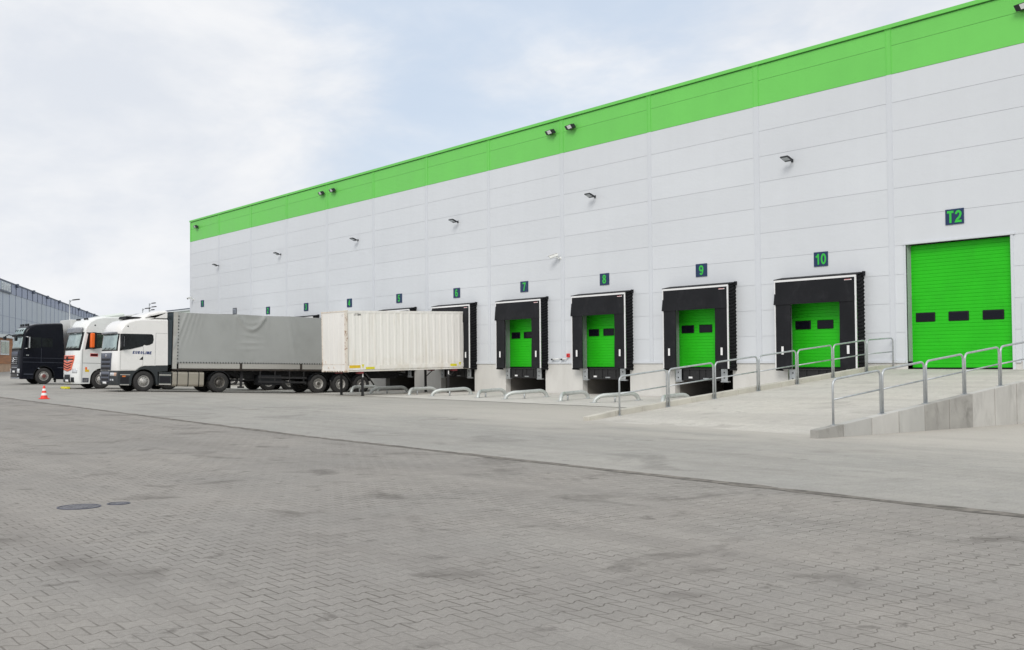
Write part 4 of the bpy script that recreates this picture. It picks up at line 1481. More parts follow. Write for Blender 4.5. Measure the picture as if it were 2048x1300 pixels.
# ------------------------------------------------------------------ white tractor with lettering, tarpaulin trailer
def scania():
    root = empty('truck_tractor', (33.0, -15.374, .239), 'white tractor truck lettered EUROLINE on its door, coupled to the grey tarpaulin trailer', 'truck',
                 'tractor trucks parked with their trailers at the docks', (TILT, 0, 0))
    C = Cab([(.25, 1.47), (.6, 1.50), (1.0, 1.47), (1.9, 1.46), (1.98, 1.44), (2.4, 1.41), (2.8, 1.36), (2.86, 1.38), (3.05, 1.33), (3.25, 1.22)], .72, .27)
    body = C.loft([(1.46, 1.00, 1, 0), (1.47, 1.4, 1, 0), (1.46, 1.90, 1, 0), (1.44, 1.98, 1, 0), (1.41, 2.4, 1, 0), (1.36, 2.80, 1, 0), (1.38, 2.86, 1, 0), (1.33, 3.05, 1, .3), (1.20, 3.27, 1, .6),
                   (.98, 3.44, .8, 1), (.6, 3.55, .4, 1), (.2, 3.60, 0, 1), (-.5, 3.62, 0, 1), (-1.10, 3.63, 0, 1), (-1.14, 2.4, 0, 0), (-1.17, 1.31, 0, 0), (0.0, 1.27, 0, 0), (.2, 1.19, 0, 0), (.42, 1.02, 0, 0)],
                  'cab', 'paint_white', root)
    low = C.loft([(1.44, .29, 1, 0), (1.49, .45, 1, 0), (1.50, .7, 1, 0), (1.47, .99, 1, 0), (.44, 1.00, 0, 0), (.2, 1.17, 0, 0), (0, 1.25, 0, 0), (-1.17, 1.29, 0, 0), (-1.17, 1.02, 0, 0), (-.68, .98, 0, 0), (-.70, .34, 0, 0), (-.64, .34, 0, 0)]
                 + [(s, h, 0, 0) for s, h in arc(0, .5, .60, 175, 5, 14)] + [(.62, .30, 0, 0)], 'bumper', 'plastic_dark', root, inset=0.006)
    # grille
    b = MB()
    b.use('grille_grey')
    C.patch(b, -.80, .80, 1.02, 1.86, .03, 14, 4, 0, .06)
    C.patch(b, -.66, .66, .42, .95, .025, 12, 4)
    b.use('grille_slot')
    for h0 in (1.06, 1.27, 1.48):
        C.patch(b, -.66, .66, h0, h0 + .115, .034, 12, 1)
    for h0 in (.50, .70):
        C.patch(b, -.55, .55, h0, h0 + .12, .03, 10, 1)
    b.use('chrome')
    C.patch(b, -.10, .10, 1.66, 1.80, .04, 3, 2)
    b.build('grille', None, root)
    b = MB()
    b.use('white_reflector')
    C.patch(b, -.26, .26, .34, .45, .05, 4, 1)
    b.build('number_plate', None, root)
    # windscreen
    b = MB()
    b.use('plastic_black')
    C.patch(b, -1.249, 1.249, 1.96, 2.80, .008, 32, 6)
    b.build('windscreen_frame', None, root)
    b = MB()
    b.use('windscreen')
    C.patch(b, -1.12, 1.12, 2.01, 2.76, .014, 26, 6)
    ws = b.build('windscreen', None, root)
    b = MB()
    b.use('plastic_black')
    for x in (-.5, .15, .7):
        b.tube([(x, -(C.s(x, 1.98) + .04), 1.98), (x + .35, -(C.s(x + .35, 2.1) + .035), 2.12)], .012, 6)
    b.build('wiper', None, ws)
    b = MB()
    b.use('visor_smoke')
    C.patch(b, -1.08, 1.08, 2.79, 2.88, .11, 20, 2, 0, 0, .10)
    b.build('sun_visor', None, root)
    for sg in (-1, 1):
        b = MB()
        b.use('headlight')
        C.patch(b, sg * .74, sg * 1.10, .74, .90, .014, 8, 2)
        b.use('headlight_amber')
        C.patch(b, sg * 1.10, sg * 1.20, .74, .90, .014, 4, 2)
        b.use('headlight')
        for xx in (.80, .98):
            C.patch(b, sg * xx, sg * (xx + .09), .50, .59, .02, 2, 2)
        b.build('headlight', None, root)
    for sg in (-1, 1):
        X = sg * HW
        tt = .006 * sg
        # flank panels
        b = MB()
        side(b, [(1.12, 2.80), (-.30, 2.83), (-.39, 2.78), (-.42, 2.55), (-.38, 2.38), (-.22, 2.29), (-.08, 2.26), (.05, 2.29), (.1, 2.22), (.70, 2.06), (1.10, 2.0), (1.20, 1.96), (1.22, 2.79)], X, tt) if sg > 0 else b.prism([(-s, h) for s, h in [(1.12, 2.80), (-.30, 2.83), (-.42, 2.55), (-.22, 2.29), (.05, 2.29), (.70, 2.06), (1.20, 1.96)]], 'x', X + .02, X + tt)
        b.build('side_window', 'side_glass', root)
        b = MB()
        b.use('grille_slot')
        for (sa, sb, ha, hb) in ((-.52, -.528, 1.33, 2.88), (-.52, -1.10, 2.885, 2.893)):
            b.box(X, X + sg * .003, -sa, -sb, ha, hb)
        b.build('panel_gap', None, root)
        b = MB()
        dp = [(1.165, 1.05), (1.165, 1.94), (.70, 2.045), (.085, 2.20), (.085, 1.29), (.21, 1.21), (.44, 1.05)]
        b.use('grille_slot').prism([(-(s + (.008 if s > .6 else -.008)), h + (.006 if h > 1.5 else -.008)) for s, h in dp], 'x', X - .01 * sg, X + .0035 * sg)
        b.use('paint_white').prism([(-s, h) for s, h in dp], 'x', X - .01 * sg, X + .007 * sg)
        door = b.build('door', None, root)
        b = MB()
        b.use('plastic_black')
        hp = [(.26, 1.56), (.12, 1.70), (.08, 1.72), (.08, 1.55)]
        b.prism([(-s, h) for s, h in hp], 'x', X - .01 * sg, X + .012 * sg)
        b.build('door_handle', None, door)
        b = MB()
        b.use('alu').box(X, X + .014 * sg, -1.16, -.68, .79, .83)
        b.box(X, X + .014 * sg, -1.16, -.72, .30, .345)
        b.use('amber').box(X, X + .012 * sg, -1.06, -.90, .70, .765)
        b.use('grille_slot').box(X, X + .004 * sg, -1.14, -.74, .40, .70)
        b.build('step', None, root)
        # mirror
        b = MB()
        xm = sg * 1.47
        b.use('plastic_black').bbox(xm - .10, xm + .10, -1.22, -1.12, 2.12, 2.72, .03)
        b.tube([(sg * 1.22, -1.12, 2.78), (xm, -1.17, 2.74)], .025, 6)
        b.tube([(sg * 1.22, -1.12, 2.02), (xm, -1.17, 2.1)], .025, 6)
        b.use('chrome').box(xm - .08, xm + .08, -1.118, -1.112, 2.17, 2.67)
        b.build('mirror', None, root)
        # panel behind the wheel, with light strips
        b = MB()
        b.use('plastic_dark').box(sg * .9, sg * 1.22, .74, 1.38, .33, .98)
        b.use('alu').box(sg * 1.22, sg * 1.235, .76, 1.36, .80, .86)
        b.box(sg * 1.22, sg * 1.235, .76, 1.36, .34, .40)
        b.use('grille_slot').box(sg * 1.22, sg * 1.226, .80, 1.32, .45, .74)
        b.build('side_box', None, root)
        # tank
        b = MB()
        tk = rrect(-3.06, -1.44, .27, 1.05, .06)
        prof = rrect(.62 * 1, 1.22, .27, 1.03, .13, 5)
        prof = [(sg * p[0], p[1]) for p in prof]
        b.use('tank_alu').prism(prof, 'y', 1.44, 3.06)
        b.use('plastic_black')
        pr2 = [(sg * p[0], p[1]) for p in rrect(.61, 1.228, .262, 1.038, .135, 5)]
        for ys_ in (1.68, 2.24, 2.80):
            b.prism(pr2, 'y', ys_ - .022, ys_ + .022)
        b.build('fuel_tank', None, root)
        strokes('EUROLINE', .140, 'text_blue', 'lettering', root, Matrix.Translation((X + .0072 * sg, -.13, 1.905)) @ (SIDETXT if sg > 0 else Matrix.Rotation(math.pi, 4, 'Z') @ SIDETXT), .24, 1.16, .14, .17, .003)
    # roof deflector
    b = MB()
    xs = [-1.20, -1.15, -1.05, -.85, -.5, 0, .5, .85, 1.05, 1.15, 1.20]
    pf = [(.42, 3.60, 1), (.15, 3.74, 1), (-.2, 3.88, 1), (-.6, 4.00, 1), (-1.0, 4.06, 1), (-1.09, 4.04, 1), (-1.10, 3.65, 0), (.0, 3.62, 0)]
    vs = []
    for x in xs:
        t2 = max(0, (abs(x) - .8) / .4)
        for s, h, wr in pf:
            vs.append((x, -(s - .55 * t2 * t2 * (1 if s > 0 and wr else .0)), h - .10 * (1 - math.sqrt(max(0, 1 - t2 * t2 * .98))) * wr))
    n = len(pf)
    fs = [(i * n + k, i * n + (k + 1) % n, (i + 1) * n + (k + 1) % n, (i + 1) * n + k) for i in range(len(xs) - 1) for k in range(n)]
    b.use('paint_white').add(vs, fs, False)
    b.add(vs[:n], [tuple(range(n))], False)
    b.add(vs[-n:], [tuple(range(n))[::-1]], False)
    o = b.build('roof_deflector', None, root)
    o.modifiers.new('soft', 'BEVEL').width = .02
    MB().use('plastic_black').box(-1.0, 1.0, -.62, .2, 3.585, 3.66).bbox(-.55, .55, -.75, -.45, 3.56, 3.70, .03).build('roof_hatch', None, root)
    b = MB()
    b.use('lamp_black')
    for sg in (-1, 1):
        b.lathe([(0, .008), (.035, .006), (.04, -.01)], 'x', (sg * 1.248, -.86, 3.17), 12) if sg > 0 else b.lathe([(.04, .01), (.035, -.006), (0, -.008)], 'x', (sg * 1.248, -.86, 3.17), 12)
    b.build('marker_lamp', None, root)
    # side extender behind the cab
    for sg in (-1, 1):
        MB().box(sg * 1.16, sg * 1.19, 1.16, 1.36, 1.35, 3.6).build('side_extender', 'tarp_blue', root)
    tractor_rear(root, -3.89, 'alu')
    # trailer
    tr, sh = trailer('tarpaulin_trailer', 33.0, -15.374, .239, 'semi-trailer with a wrinkled grey tarpaulin and aluminium drop sides, coupled to the EUROLINE truck', -1.42, -14.95,
                     (-9.50, -10.85, -12.15), 1.17, 3.98, .0137, None, 'semi-trailers backed up to the docks')
    s0, s1 = -1.42, -14.95
    # tarpaulin side with folds: smooth height field on a fine grid
    def wr(s, q):
        """outward offset, q = 0 bottom .. 1 top"""
        d = s0 - s
        v = 0.010 * math.sin(d * 1.25 + .4) + 0.006 * math.sin(d * 3.1 + q * 2)
        # diagonal tension folds at the front corner
        for k in range(5):
            c = .25 + .26 * k + (q - .55) * (.9 - .10 * k)
            v += .050 * math.exp(-((d - c) / .085) ** 2) * min(1, max(0, q - .10 * k)) * (1 - .1 * k)
        # hanging swag at the middle of the flank
        m = d - 4.10
        if abs(m) < 1.0:
            for dep, wdt, amp in ((.30, .045, .065), (.18, .05, .035)):
                yq = 1.0 - dep * (1 - (m / .82) ** 2)
                v += amp * math.exp(-((q - yq) / wdt) ** 2) * (1 if abs(m) < .82 else 0)
        for yq, amp in ((.57, .024), (.42, .027), (.30, .018)):
            v += amp * math.exp(-((q - yq - .04 * m * math.sin(yq * 30)) / .022) ** 2) * math.exp(-(m / .55) ** 2)
        v += .030 * math.exp(-((abs(m) - (q - .02) * .9) / .05) ** 2) * max(0, .22 - q) * 4
        v += .022 * math.exp(-((d - 3.25) / .05) ** 2) * max(0, q - .2)
        v += .022 * math.exp(-((d - 5.05) / .06) ** 2) * max(0, q - .1)
        v += .022 * math.exp(-((d - 6.2 - .5 * (1 - q)) / .06) ** 2)
        v += .022 * math.exp(-((d - 7.55) / .03) ** 2) * max(0, q - .25)
        return v
    N1, N2 = 150, 44
    b = MB()
    b.use('tarp')
    for sg in (-1, 1):
        nn1, nn2 = (N1, N2) if sg > 0 else (30, 4)
        def tp(a, q, sg=sg):
            s = s0 + (s1 - s0) * a
            sag = .022 * (1 - math.cos((s0 - s) * 2 * math.pi / 3.3)) * .5
            hh = 1.45 + (sh(s, 0)) * 1 + (3.98 - 1.45 - sag) * q
            return (sg * (1.245 + wr(s, q)), -s, hh)
        b.grid(tp, [((i / nn1) ** 1.35) for i in range(nn1 + 1)], [j / nn2 for j in range(nn2 + 1)])
    # roof and rear
    def rf(a, x):
        s = s0 + (s1 - s0) * a
        sag = .022 * (1 - math.cos((s0 - s) * 2 * math.pi / 3.3)) * .5
        return (x, -s, 3.98 + sh(s, 0) - sag + .03 * (1 - (x / 1.245) ** 2))
    b.grid(rf, [i / 40 for i in range(41)], [-1.245, -.6, 0, .6, 1.245])
    b.quad((-1.24, -s1, 1.2), (1.24, -s1, 1.2), (1.24, -s1, 4.15), (-1.24, -s1, 4.15))
    tarp = b.build('tarpaulin', None, tr, recalc=False)
    # eyelets and lacing along the lower edge and the front corner
    b = MB()
    b.use('plastic_black')
    for i in range(90):
        s = s0 - .25 - i * .148
        b.box(1.262, 1.285, -s - .016, -s + .016, sh(s, 1.43), sh(s, 1.50))
    for i in range(14):
        hh = 1.62 + i * .165
        b.box(1.262, 1.288, -(s0 - .245), -(s0 - .205), hh, hh + .05)
    b.build('lacing', None, tarp)
    for sg in (-1, 1):
        b = MB()
        b.use('alu')
        b.prism([(-s0 - .02, 1.15), (-s0 + .20, 1.15), (-s0 + .20, 3.97), (-s0 - .02, 3.97)], 'x', sg * 1.19, sg * 1.262)
        b.build('corner_post', None, tr)
    b = MB()
    b.use('tarp_blue').box(-1.19, 1.19, -s0, -s0 + .05, 1.15, 3.95)
    b.build('front_wall', None, tr)
    # drop sides
    for sg in (-1, 1):
        posts = [-1.66, -5.02, -8.43, -11.7, -14.9]
        for a_, c_ in zip(posts[:-1], posts[1:]):
            b = MB()
            v = []
            for x in (sg * 1.20, sg * 1.252):
                v += [(x, -a_ + .06, sh(a_, 1.17)), (x, -c_ - .06, sh(c_, 1.17)), (x, -c_ - .06, sh(c_, 1.435)), (x, -a_ + .06, sh(a_, 1.435))]
            b.add(v, [(0, 1, 2, 3), (7, 6, 5, 4), (0, 4, 5, 1), (1, 5, 6, 2), (2, 6, 7, 3), (3, 7, 4, 0)], False)
            b.build('drop_side', 'alu', tr, bevel=.008)
        b = MB()
        for p in posts[1:-1]:
            b.box(sg * 1.19, sg * 1.268, -p - .06, -p + .06, sh(p, 1.12), sh(p, 1.46))
        v = []
        for x in (sg * 1.16, sg * 1.235):
            v += [(x, -s0, sh(s0, 1.07)), (x, -s1, sh(s1, 1.07)), (x, -s1, sh(s1, 1.165)), (x, -s0, sh(s0, 1.165))]
        b.add(v, [(0, 1, 2, 3), (7, 6, 5, 4), (0, 4, 5, 1), (1, 5, 6, 2), (2, 6, 7, 3), (3, 7, 4, 0)], False)
        b.build('side_rail', 'chassis_rust', tr)
    # pallet box between the legs and the axles
    b = MB()
    b.bbox(.55, 1.20, 6.05, 7.35, .40, .92, .03)
    b.build('pallet_box', 'plastic_black', tr)
scania()


# ------------------------------------------------------------------ white truck with the red grille
def star(b, C, cx, h, r, off):
    s = C.s(cx, h) + off
    pts = [(cx + r * math.cos(a), -s, h + r * math.sin(a)) for a in [2 * math.pi * i / 24 for i in range(25)]]
    b.tube(pts, r * .09, 6, cap=False)
    for a in (90, 210, 330):
        b.tube([(cx, -s, h), (cx + r * math.cos(R_(a)), -s, h + r * math.sin(R_(a)))], r * .1, 6, radii=[r * .16, r * .04])


def actros_white():
    Y, Xc = -15.62, 27.0
    Z = ground(Xc, Y)
    root = empty('truck_tractor', (Xc, Y, Z), 'white tractor truck with orange-red chevron grille and an orange mirror cover', 'truck', 'tractor trucks parked with their trailers at the docks', (TILT, 0, 0))
    C = Cab([(.2, 1.40), (.6, 1.42), (1.3, 1.40), (2.0, 1.37), (2.06, 1.35), (2.98, 1.17), (3.3, 1.10)], .50, .345)
    ar = arc(0, .5, .58, 178, 2, 16)
    C.loft([(1.36, .24, 1, 0), (1.41, .40, 1, 0), (1.42, .7, 1, 0), (1.40, 1.3, 1, 0), (1.37, 2.0, 1, 0), (1.34, 2.07, 1, 0), (1.17, 2.98, 1, 0), (1.17, 3.05, 1, 0), (1.08, 3.32, .95, .4), (.88, 3.60, .8, 1), (.45, 3.79, .4, 1), (0, 3.87, 0, 1),
            (-1.1, 3.93, 0, 1), (-1.13, 2.4, 0, 0), (-1.13, 1.0, 0, 0), (-.60, .95, 0, 0)] + [(s, h, 0, 0) for s, h in ar] + [(.60, .26, 0, 0)], 'cab', 'paint_cool_white', root)
    b = MB()
    b.use('grille_red')
    C.patch(b, -.92, .92, 1.52, 1.74, .03, 16, 2)
    C.patch(b, -.92, .92, 1.00, 1.52, .03, 18, 6, .12, .26)
    b.use('grille_slot')
    C.patch(b, -.86, .86, 1.655, 1.69, .036, 16, 1)
    C.patch(b, -.86, .86, 1.50, 1.555, .036, 16, 1)
    for i, h0 in enumerate((1.36, 1.22, 1.09)):
        wdt = .80 - .09 * i
        C.patch(b, -wdt, wdt, h0, h0 + .055, .036, 14, 1, .10)
    b.build('grille', None, root)
    b = MB()
    b.use('plastic_black')
    star(b, C, 0, 1.55, .14, .07)
    b.build('emblem', None, root)
    b = MB()
    b.use('plastic_black')
    C.patch(b, -1.21, 1.21, 2.0, 2.98, .008, 26, 6)
    b.build('windscreen_frame', None, root)
    b = MB()
    b.use('windscreen')
    C.patch(b, -1.12, 1.12, 2.13, 2.92, .014, 26, 6)
    ws = b.build('windscreen', None, root)
    b = MB()
    b.use('plastic_black')
    for x in (-.6, .0, .6):
        b.tube([(x, -(C.s(x, 2.08) + .04), 2.08), (x + .4, -(C.s(x + .4, 2.2) + .035), 2.2)], .012, 6)
    b.build('wiper', None, ws)
    b = MB()
    b.use('visor_smoke')
    C.patch(b, -1.20, 1.20, 2.93, 3.22, .16, 22, 4, 0, 0, .05)
    b.build('sun_visor', None, root)
    b = MB()
    b.use('plastic_black')
    C.patch(b, -.50, .50, .30, .72, .012, 10, 3, 0, -.1)
    for sg in (-1, 1):
        C.patch(b, sg * .66, sg * .98, .32, .58, .012, 6, 2)
    b.build('air_intake', None, root)
    for sg in (-1, 1):
        b = MB()
        b.use('headlight')
        C.patch(b, sg * .80, sg * 1.16, .80, 1.04, .012, 8, 3)
        b.build('headlight', None, root)
    b = MB()
    b.use('white_reflector')
    C.patch(b, -.26, .26, .33, .45, .03, 4, 1)
    b.build('number_plate', None, root)
    for sg in (-1, 1):
        X = sg * HW
        b = MB()
        b.use('plastic_black').prism([(-s, h) for s, h in [(.86, 2.97), (-.5, 2.97), (-.5, 2.90), (.80, 2.90)]], 'x', X, X + .006 * sg)
        b.use('side_glass_green').prism([(-s, h) for s, h in [(.76, 2.89), (-.42, 2.89), (-.45, 2.24), (.35, 2.12), (.88, 2.10)]], 'x', X, X + .006 * sg)
        b.use('plastic_black').prism([(-s, h) for s, h in [(.76, 2.89), (.62, 2.89), (.66, 2.10), (.90, 2.06)]], 'x', X, X + .009 * sg)
        b.build('side_window', None, root)
        b = MB()
        b.use('grille_slot')
        b.box(X, X + .003 * sg, -1.02, .55, 1.335, 1.352)
        b.box(X, X + .003 * sg, -1.02, -1.005, .30, 2.06)
        b.box(X, X + .003 * sg, .40, .412, 1.36, 2.95)
        b.build('door_gap', None, root)
        b = MB()
        b.use('plastic_black').bbox(sg * 1.36 - .0, sg * 1.56, -.62, -.40, 2.10, 2.98, .04)
        b.tube([(sg * 1.22, -.75, 2.92), (sg * 1.4, -.55, 2.9)], .03, 6)
        b.tube([(sg * 1.22, -.8, 2.14), (sg * 1.4, -.55, 2.16)], .03, 6)
        b.use('orange').bbox(sg * 1.33, sg * 1.60, -.70, -.50, 2.16, 2.94, .05)
        b.build('mirror', None, root)
        b = MB()
        b.use('red').box(X, X + .006 * sg, -.62, -.22, 1.70, 1.86)
        b.use('plastic_black').box(X, X + .009 * sg, -.60, -.24, 1.73, 1.83)
        b.build('door_plate', None, root)
        b = MB()
        b.use('yellow').box(X, X + .006 * sg, -.86, -.66, .88, 1.00)
        b.use('orange').box(X, X + .006 * sg, -.86, -.76, 1.00, 1.13)
        b.use('white_reflector').box(X, X + .006 * sg, -.76, -.66, 1.00, 1.13)
        b.build('sticker', None, root)
        b = MB()
        b.use('grille_grey').box(X, X + .006 * sg, -.98, -.66, .32, .56)
        b.use('chrome').box(X, X + .010 * sg, -.92, -.72, .36, .50)
        b.build('step', None, root)
        b = MB()
        b.use('lamp_black').lathe([(.045, -.01 * sg), (.04, .006 * sg), (0, .008 * sg)], 'x', (X, -.42, 3.36), 12)
        b.build('marker_lamp', None, root)
        MB().use('paint_cool_white').bbox(sg * .62, sg * 1.22, 1.2, 2.9, .30, .98, .05).build('side_fairing', None, root)
    for x in (-.9, -.5, .5, .9):
        MB().use('lamp_black').bbox(x - .07, x + .07, -.80, -.70, 3.66, 3.75, .015).build('roof_lamp', None, root)
    # tall roof wind deflector
    b = MB()
    xs = [-1.2, -1.12, -.9, -.4, 0, .4, .9, 1.12, 1.2]
    pf = [(.1, 3.86), (-.5, 4.0), (-1.12, 4.12), (-1.12, 3.9)]
    vs = []
    for x in xs:
        t2 = max(0, (abs(x) - .85) / .35)
        for k, (s, h) in enumerate(pf):
            vs.append((x, -s, h - (.09 * t2 * t2 if k < 3 else 0)))
    n = 4
    b.use('trailer_green_white').add(vs, [(i * n + k, i * n + (k + 1) % n, (i + 1) * n + (k + 1) % n, (i + 1) * n + k) for i in range(len(xs) - 1) for k in range(n)], False)
    b.add(vs[:n], [tuple(range(n))], False)
    b.add(vs[-n:], [tuple(range(n))[::-1]], False)
    b.build('roof_deflector', None, root)
    tractor_rear(root, -3.7, 'white')
    t, sh = trailer('box_trailer', Xc, Y, Z, 'plain white box semi-trailer behind the truck with the red grille, mostly hidden', -1.55, -15.1, (-9.6, -10.95, -12.25), 1.17, 4.0, .0, None, 'semi-trailers backed up to the docks')
    MB().use('trailer_white').bbox(-1.25, 1.25, 1.55, 15.1, 1.17, 4.05, .03).build('box_body', None, t)
actros_white()
zb_ = ground(26.6, -17.0)
t = empty('parking_stop', (26.6, -17.0, zb_), 'low yellow bar on the ground under the front of the white truck with red grille', 'parking stop')
MB().use('yellow_lemon').bbox(-.6, .6, -.10, .10, -.01, .11, .03).build('bar', None, t)
b = MB()
b.use('plastic_black')
for x in (-.5, .5):
    b.box(x - .06, x + .06, -.13, .13, -.01, .02)
b.build('foot', None, t)


# ------------------------------------------------------------------ black truck
def actros_black():
    Y, Xc = -15.51, 15.0
    Z = ground(Xc, Y)
    root = empty('truck_tractor', (Xc, Y, Z), 'black tractor truck with a white trailer, farthest from the camera behind the traffic cone', 'truck', 'tractor trucks parked with their trailers at the docks', (TILT, 0, 0))
    C = Cab([(.25, 1.43), (.6, 1.46), (1.3, 1.45), (2.04, 1.43), (2.12, 1.41), (2.95, 1.30), (3.02, 1.31), (3.3, 1.22), (3.56, 1.02)], .80, .20)
    ar = arc(0, .5, .60, 178, 2, 16)
    C.loft([(1.40, .29, 1, 0), (1.45, .42, 1, 0), (1.46, .7, 1, 0), (1.45, 1.3, 1, 0), (1.43, 2.04, 1, 0), (1.41, 2.12, 1, 0), (1.30, 2.95, 1, 0), (1.31, 3.02, 1, 0), (1.22, 3.3, 1, .4), (1.02, 3.56, .9, 1), (.6, 3.70, .5, 1), (0, 3.77, 0, 1),
            (-.95, 3.84, 0, 1), (-1.02, 3.80, 0, 1), (-1.14, 2.4, 0, 0), (-1.18, .36, 0, 0), (-.66, .36, 0, 0)] + [(s, h, 0, 0) for s, h in ar] + [(.62, .30, 0, 0)], 'cab', 'paint_black', root)
    b = MB()
    b.use('plastic_black')
    C.patch(b, -1.19, 1.19, 2.06, 2.98, .008, 26, 6)
    b.build('windscreen_frame', None, root)
    b = MB()
    b.use('windscreen')
    C.patch(b, -1.10, 1.10, 2.18, 2.92, .014, 24, 6)
    ws = b.build('windscreen', None, root)
    b = MB()
    b.use('windscreen')
    C.patch(b, -1.05, 1.05, 3.04, 3.44, .02, 24, 5)
    b.build('roof_panel', None, root)
    b = MB()
    b.use('plastic_black')
    C.patch(b, -1.15, 1.15, 2.92, 3.04, .14, 20, 2, 0, 0, .1)
    b.build('sun_visor', None, root)
    for x in (-.85, -.35, .35, .85):
        b = MB()
        b.use('lamp_black')
        C.patch(b, x - .08, x + .08, 3.24, 3.36, .04, 2, 2)
        b.build('visor_lamp', None, root)
        MB().use('lamp_black').bbox(x - .08, x + .08, -1.0, -.88, 3.58, 3.72, .02).build('roof_lamp', None, root)
    b = MB()
    b.use('grille_slot')
    C.patch(b, -.82, .82, 1.18, 1.98, .012, 14, 4, 0, .05)
    b.use('grille_grey')
    C.patch(b, -.80, .80, 1.66, 1.98, .022, 14, 2)
    b.use('chrome')
    for h0 in (1.24, 1.36, 1.48, 1.58):
        C.patch(b, -.74, .74, h0, h0 + .035, .03, 12, 1)
    b.build('grille', None, root)
    b = MB()
    b.use('chrome')
    star(b, C, 0, 1.46, .15, .07)
    b.build('emblem', None, root)
    for sg in (-1, 1):
        b = MB()
        b.use('headlight')
        C.patch(b, sg * .76, sg * 1.12, .66, .92, .014, 8, 2)
        C.patch(b, sg * .84, sg * 1.0, .48, .58, .014, 4, 2)
        b.build('headlight', None, root)
    b = MB()
    b.use('grille_slot')
    C.patch(b, -.66, .66, .62, .96, .014, 10, 2)
    b.use('chrome')
    C.patch(b, -1.1, 1.1, .30, .37, .02, 20, 1)
    C.patch(b, -.7, .7, .98, 1.02, .02, 12, 1)
    b.use('white_reflector')
    C.patch(b, -.26, .26, .68, .80, .04, 3, 1)
    b.build('bumper_trim', None, root)
    b = MB()
    b.use('plastic_black')
    b.tube([(-.9, -1.32, 2.98), (-.9, -1.65, 3.04), (-.86, -1.86, 2.92)], .028, 6)
    b.bbox(-1.08, -.7, -1.95, -1.80, 2.72, 2.92, .04)
    b.tube([(.95, -1.3, 2.98), (.95, -1.52, 3.0), (.95, -1.62, 2.86)], .028, 6)
    b.bbox(.82, 1.10, -1.70, -1.56, 2.62, 2.86, .04)
    b.build('front_mirror', None, root)
    for sg in (-1, 1):
        X = sg * HW
        for k, pl in enumerate(([(.98, 2.86), (.24, 2.88), (.24, 2.26), (1.12, 2.18)], [(.18, 2.84), (-.44, 2.84), (-.44, 2.30), (.18, 2.28)])):
            b = MB()
            b.use('side_glass').prism([(-s, h) for s, h in pl], 'x', X, X + .006 * sg)
            b.build('side_window', None, root)
        b = MB()
        b.use('plastic_black').bbox(sg * 1.34, sg * 1.56, -1.06, -.90, 2.14, 2.94, .04)
        b.use('chrome').bbox(sg * 1.50, sg * 1.575, -1.02, -.94, 2.2, 2.88, .02)
        b.tube([(sg * 1.22, -1.15, 2.9), (sg * 1.4, -.98, 2.88)], .03, 6)
        b.tube([(sg * 1.22, -1.2, 2.16), (sg * 1.4, -.98, 2.2)], .03, 6)
        b.build('mirror', None, root)
        b = MB()
        b.use('grille_grey')
        b.box(X, X + .004 * sg, -1.25, 1.12, 1.335, 1.35)
        b.box(X, X + .004 * sg, -1.25, 1.12, 1.60, 1.612)
        b.box(X, X + .004 * sg, -1.18, -.64, .58, .62)
        b.box(X, X + .004 * sg, .80, 1.15, 1.02, 1.05)
        b.box(X, X + .004 * sg, -.20, -.19, 1.36, 2.2)
        b.use('chrome').box(X, X + .006 * sg, -1.08, -.92, 1.74, 1.79)
        b.build('side_trim', None, root)
        b = MB()
        b.prism([(-s, h) for s, h in arc(0, .5, .64, 5, 175, 14)] + [(-s, h) for s, h in arc(0, .5, .60, 175, 5, 14)], 'x', X - .01 * sg, X + .015 * sg)
        b.build('wheel_arch', 'plastic_black', root)
        MB().use('plastic_black').box(sg * .8, sg * 1.2, .72, .75, .12, .6).bbox(sg * .62, sg * 1.22, 1.22, 2.9, .30, .98, .05).build('mud_flap', None, root)
    tractor_rear(root, -3.7, 'black')
    t, sh = trailer('box_trailer', Xc, Y, Z, 'white ribbed box semi-trailer coupled to the black truck', -1.50, -15.0, (-9.6, -10.95, -12.25), 1.17, 4.0, .0, None, 'semi-trailers backed up to the docks')
    b = MB()
    b.use('trailer_white').bbox(-1.235, 1.235, 1.5, 15.0, 1.17, 4.08, .03)
    for i in range(27):
        b.box(1.23, 1.25, 1.7 + i * .5, 1.75 + i * .5, 1.25, 4.0)
    b.build('box_body', None, t)
actros_black()


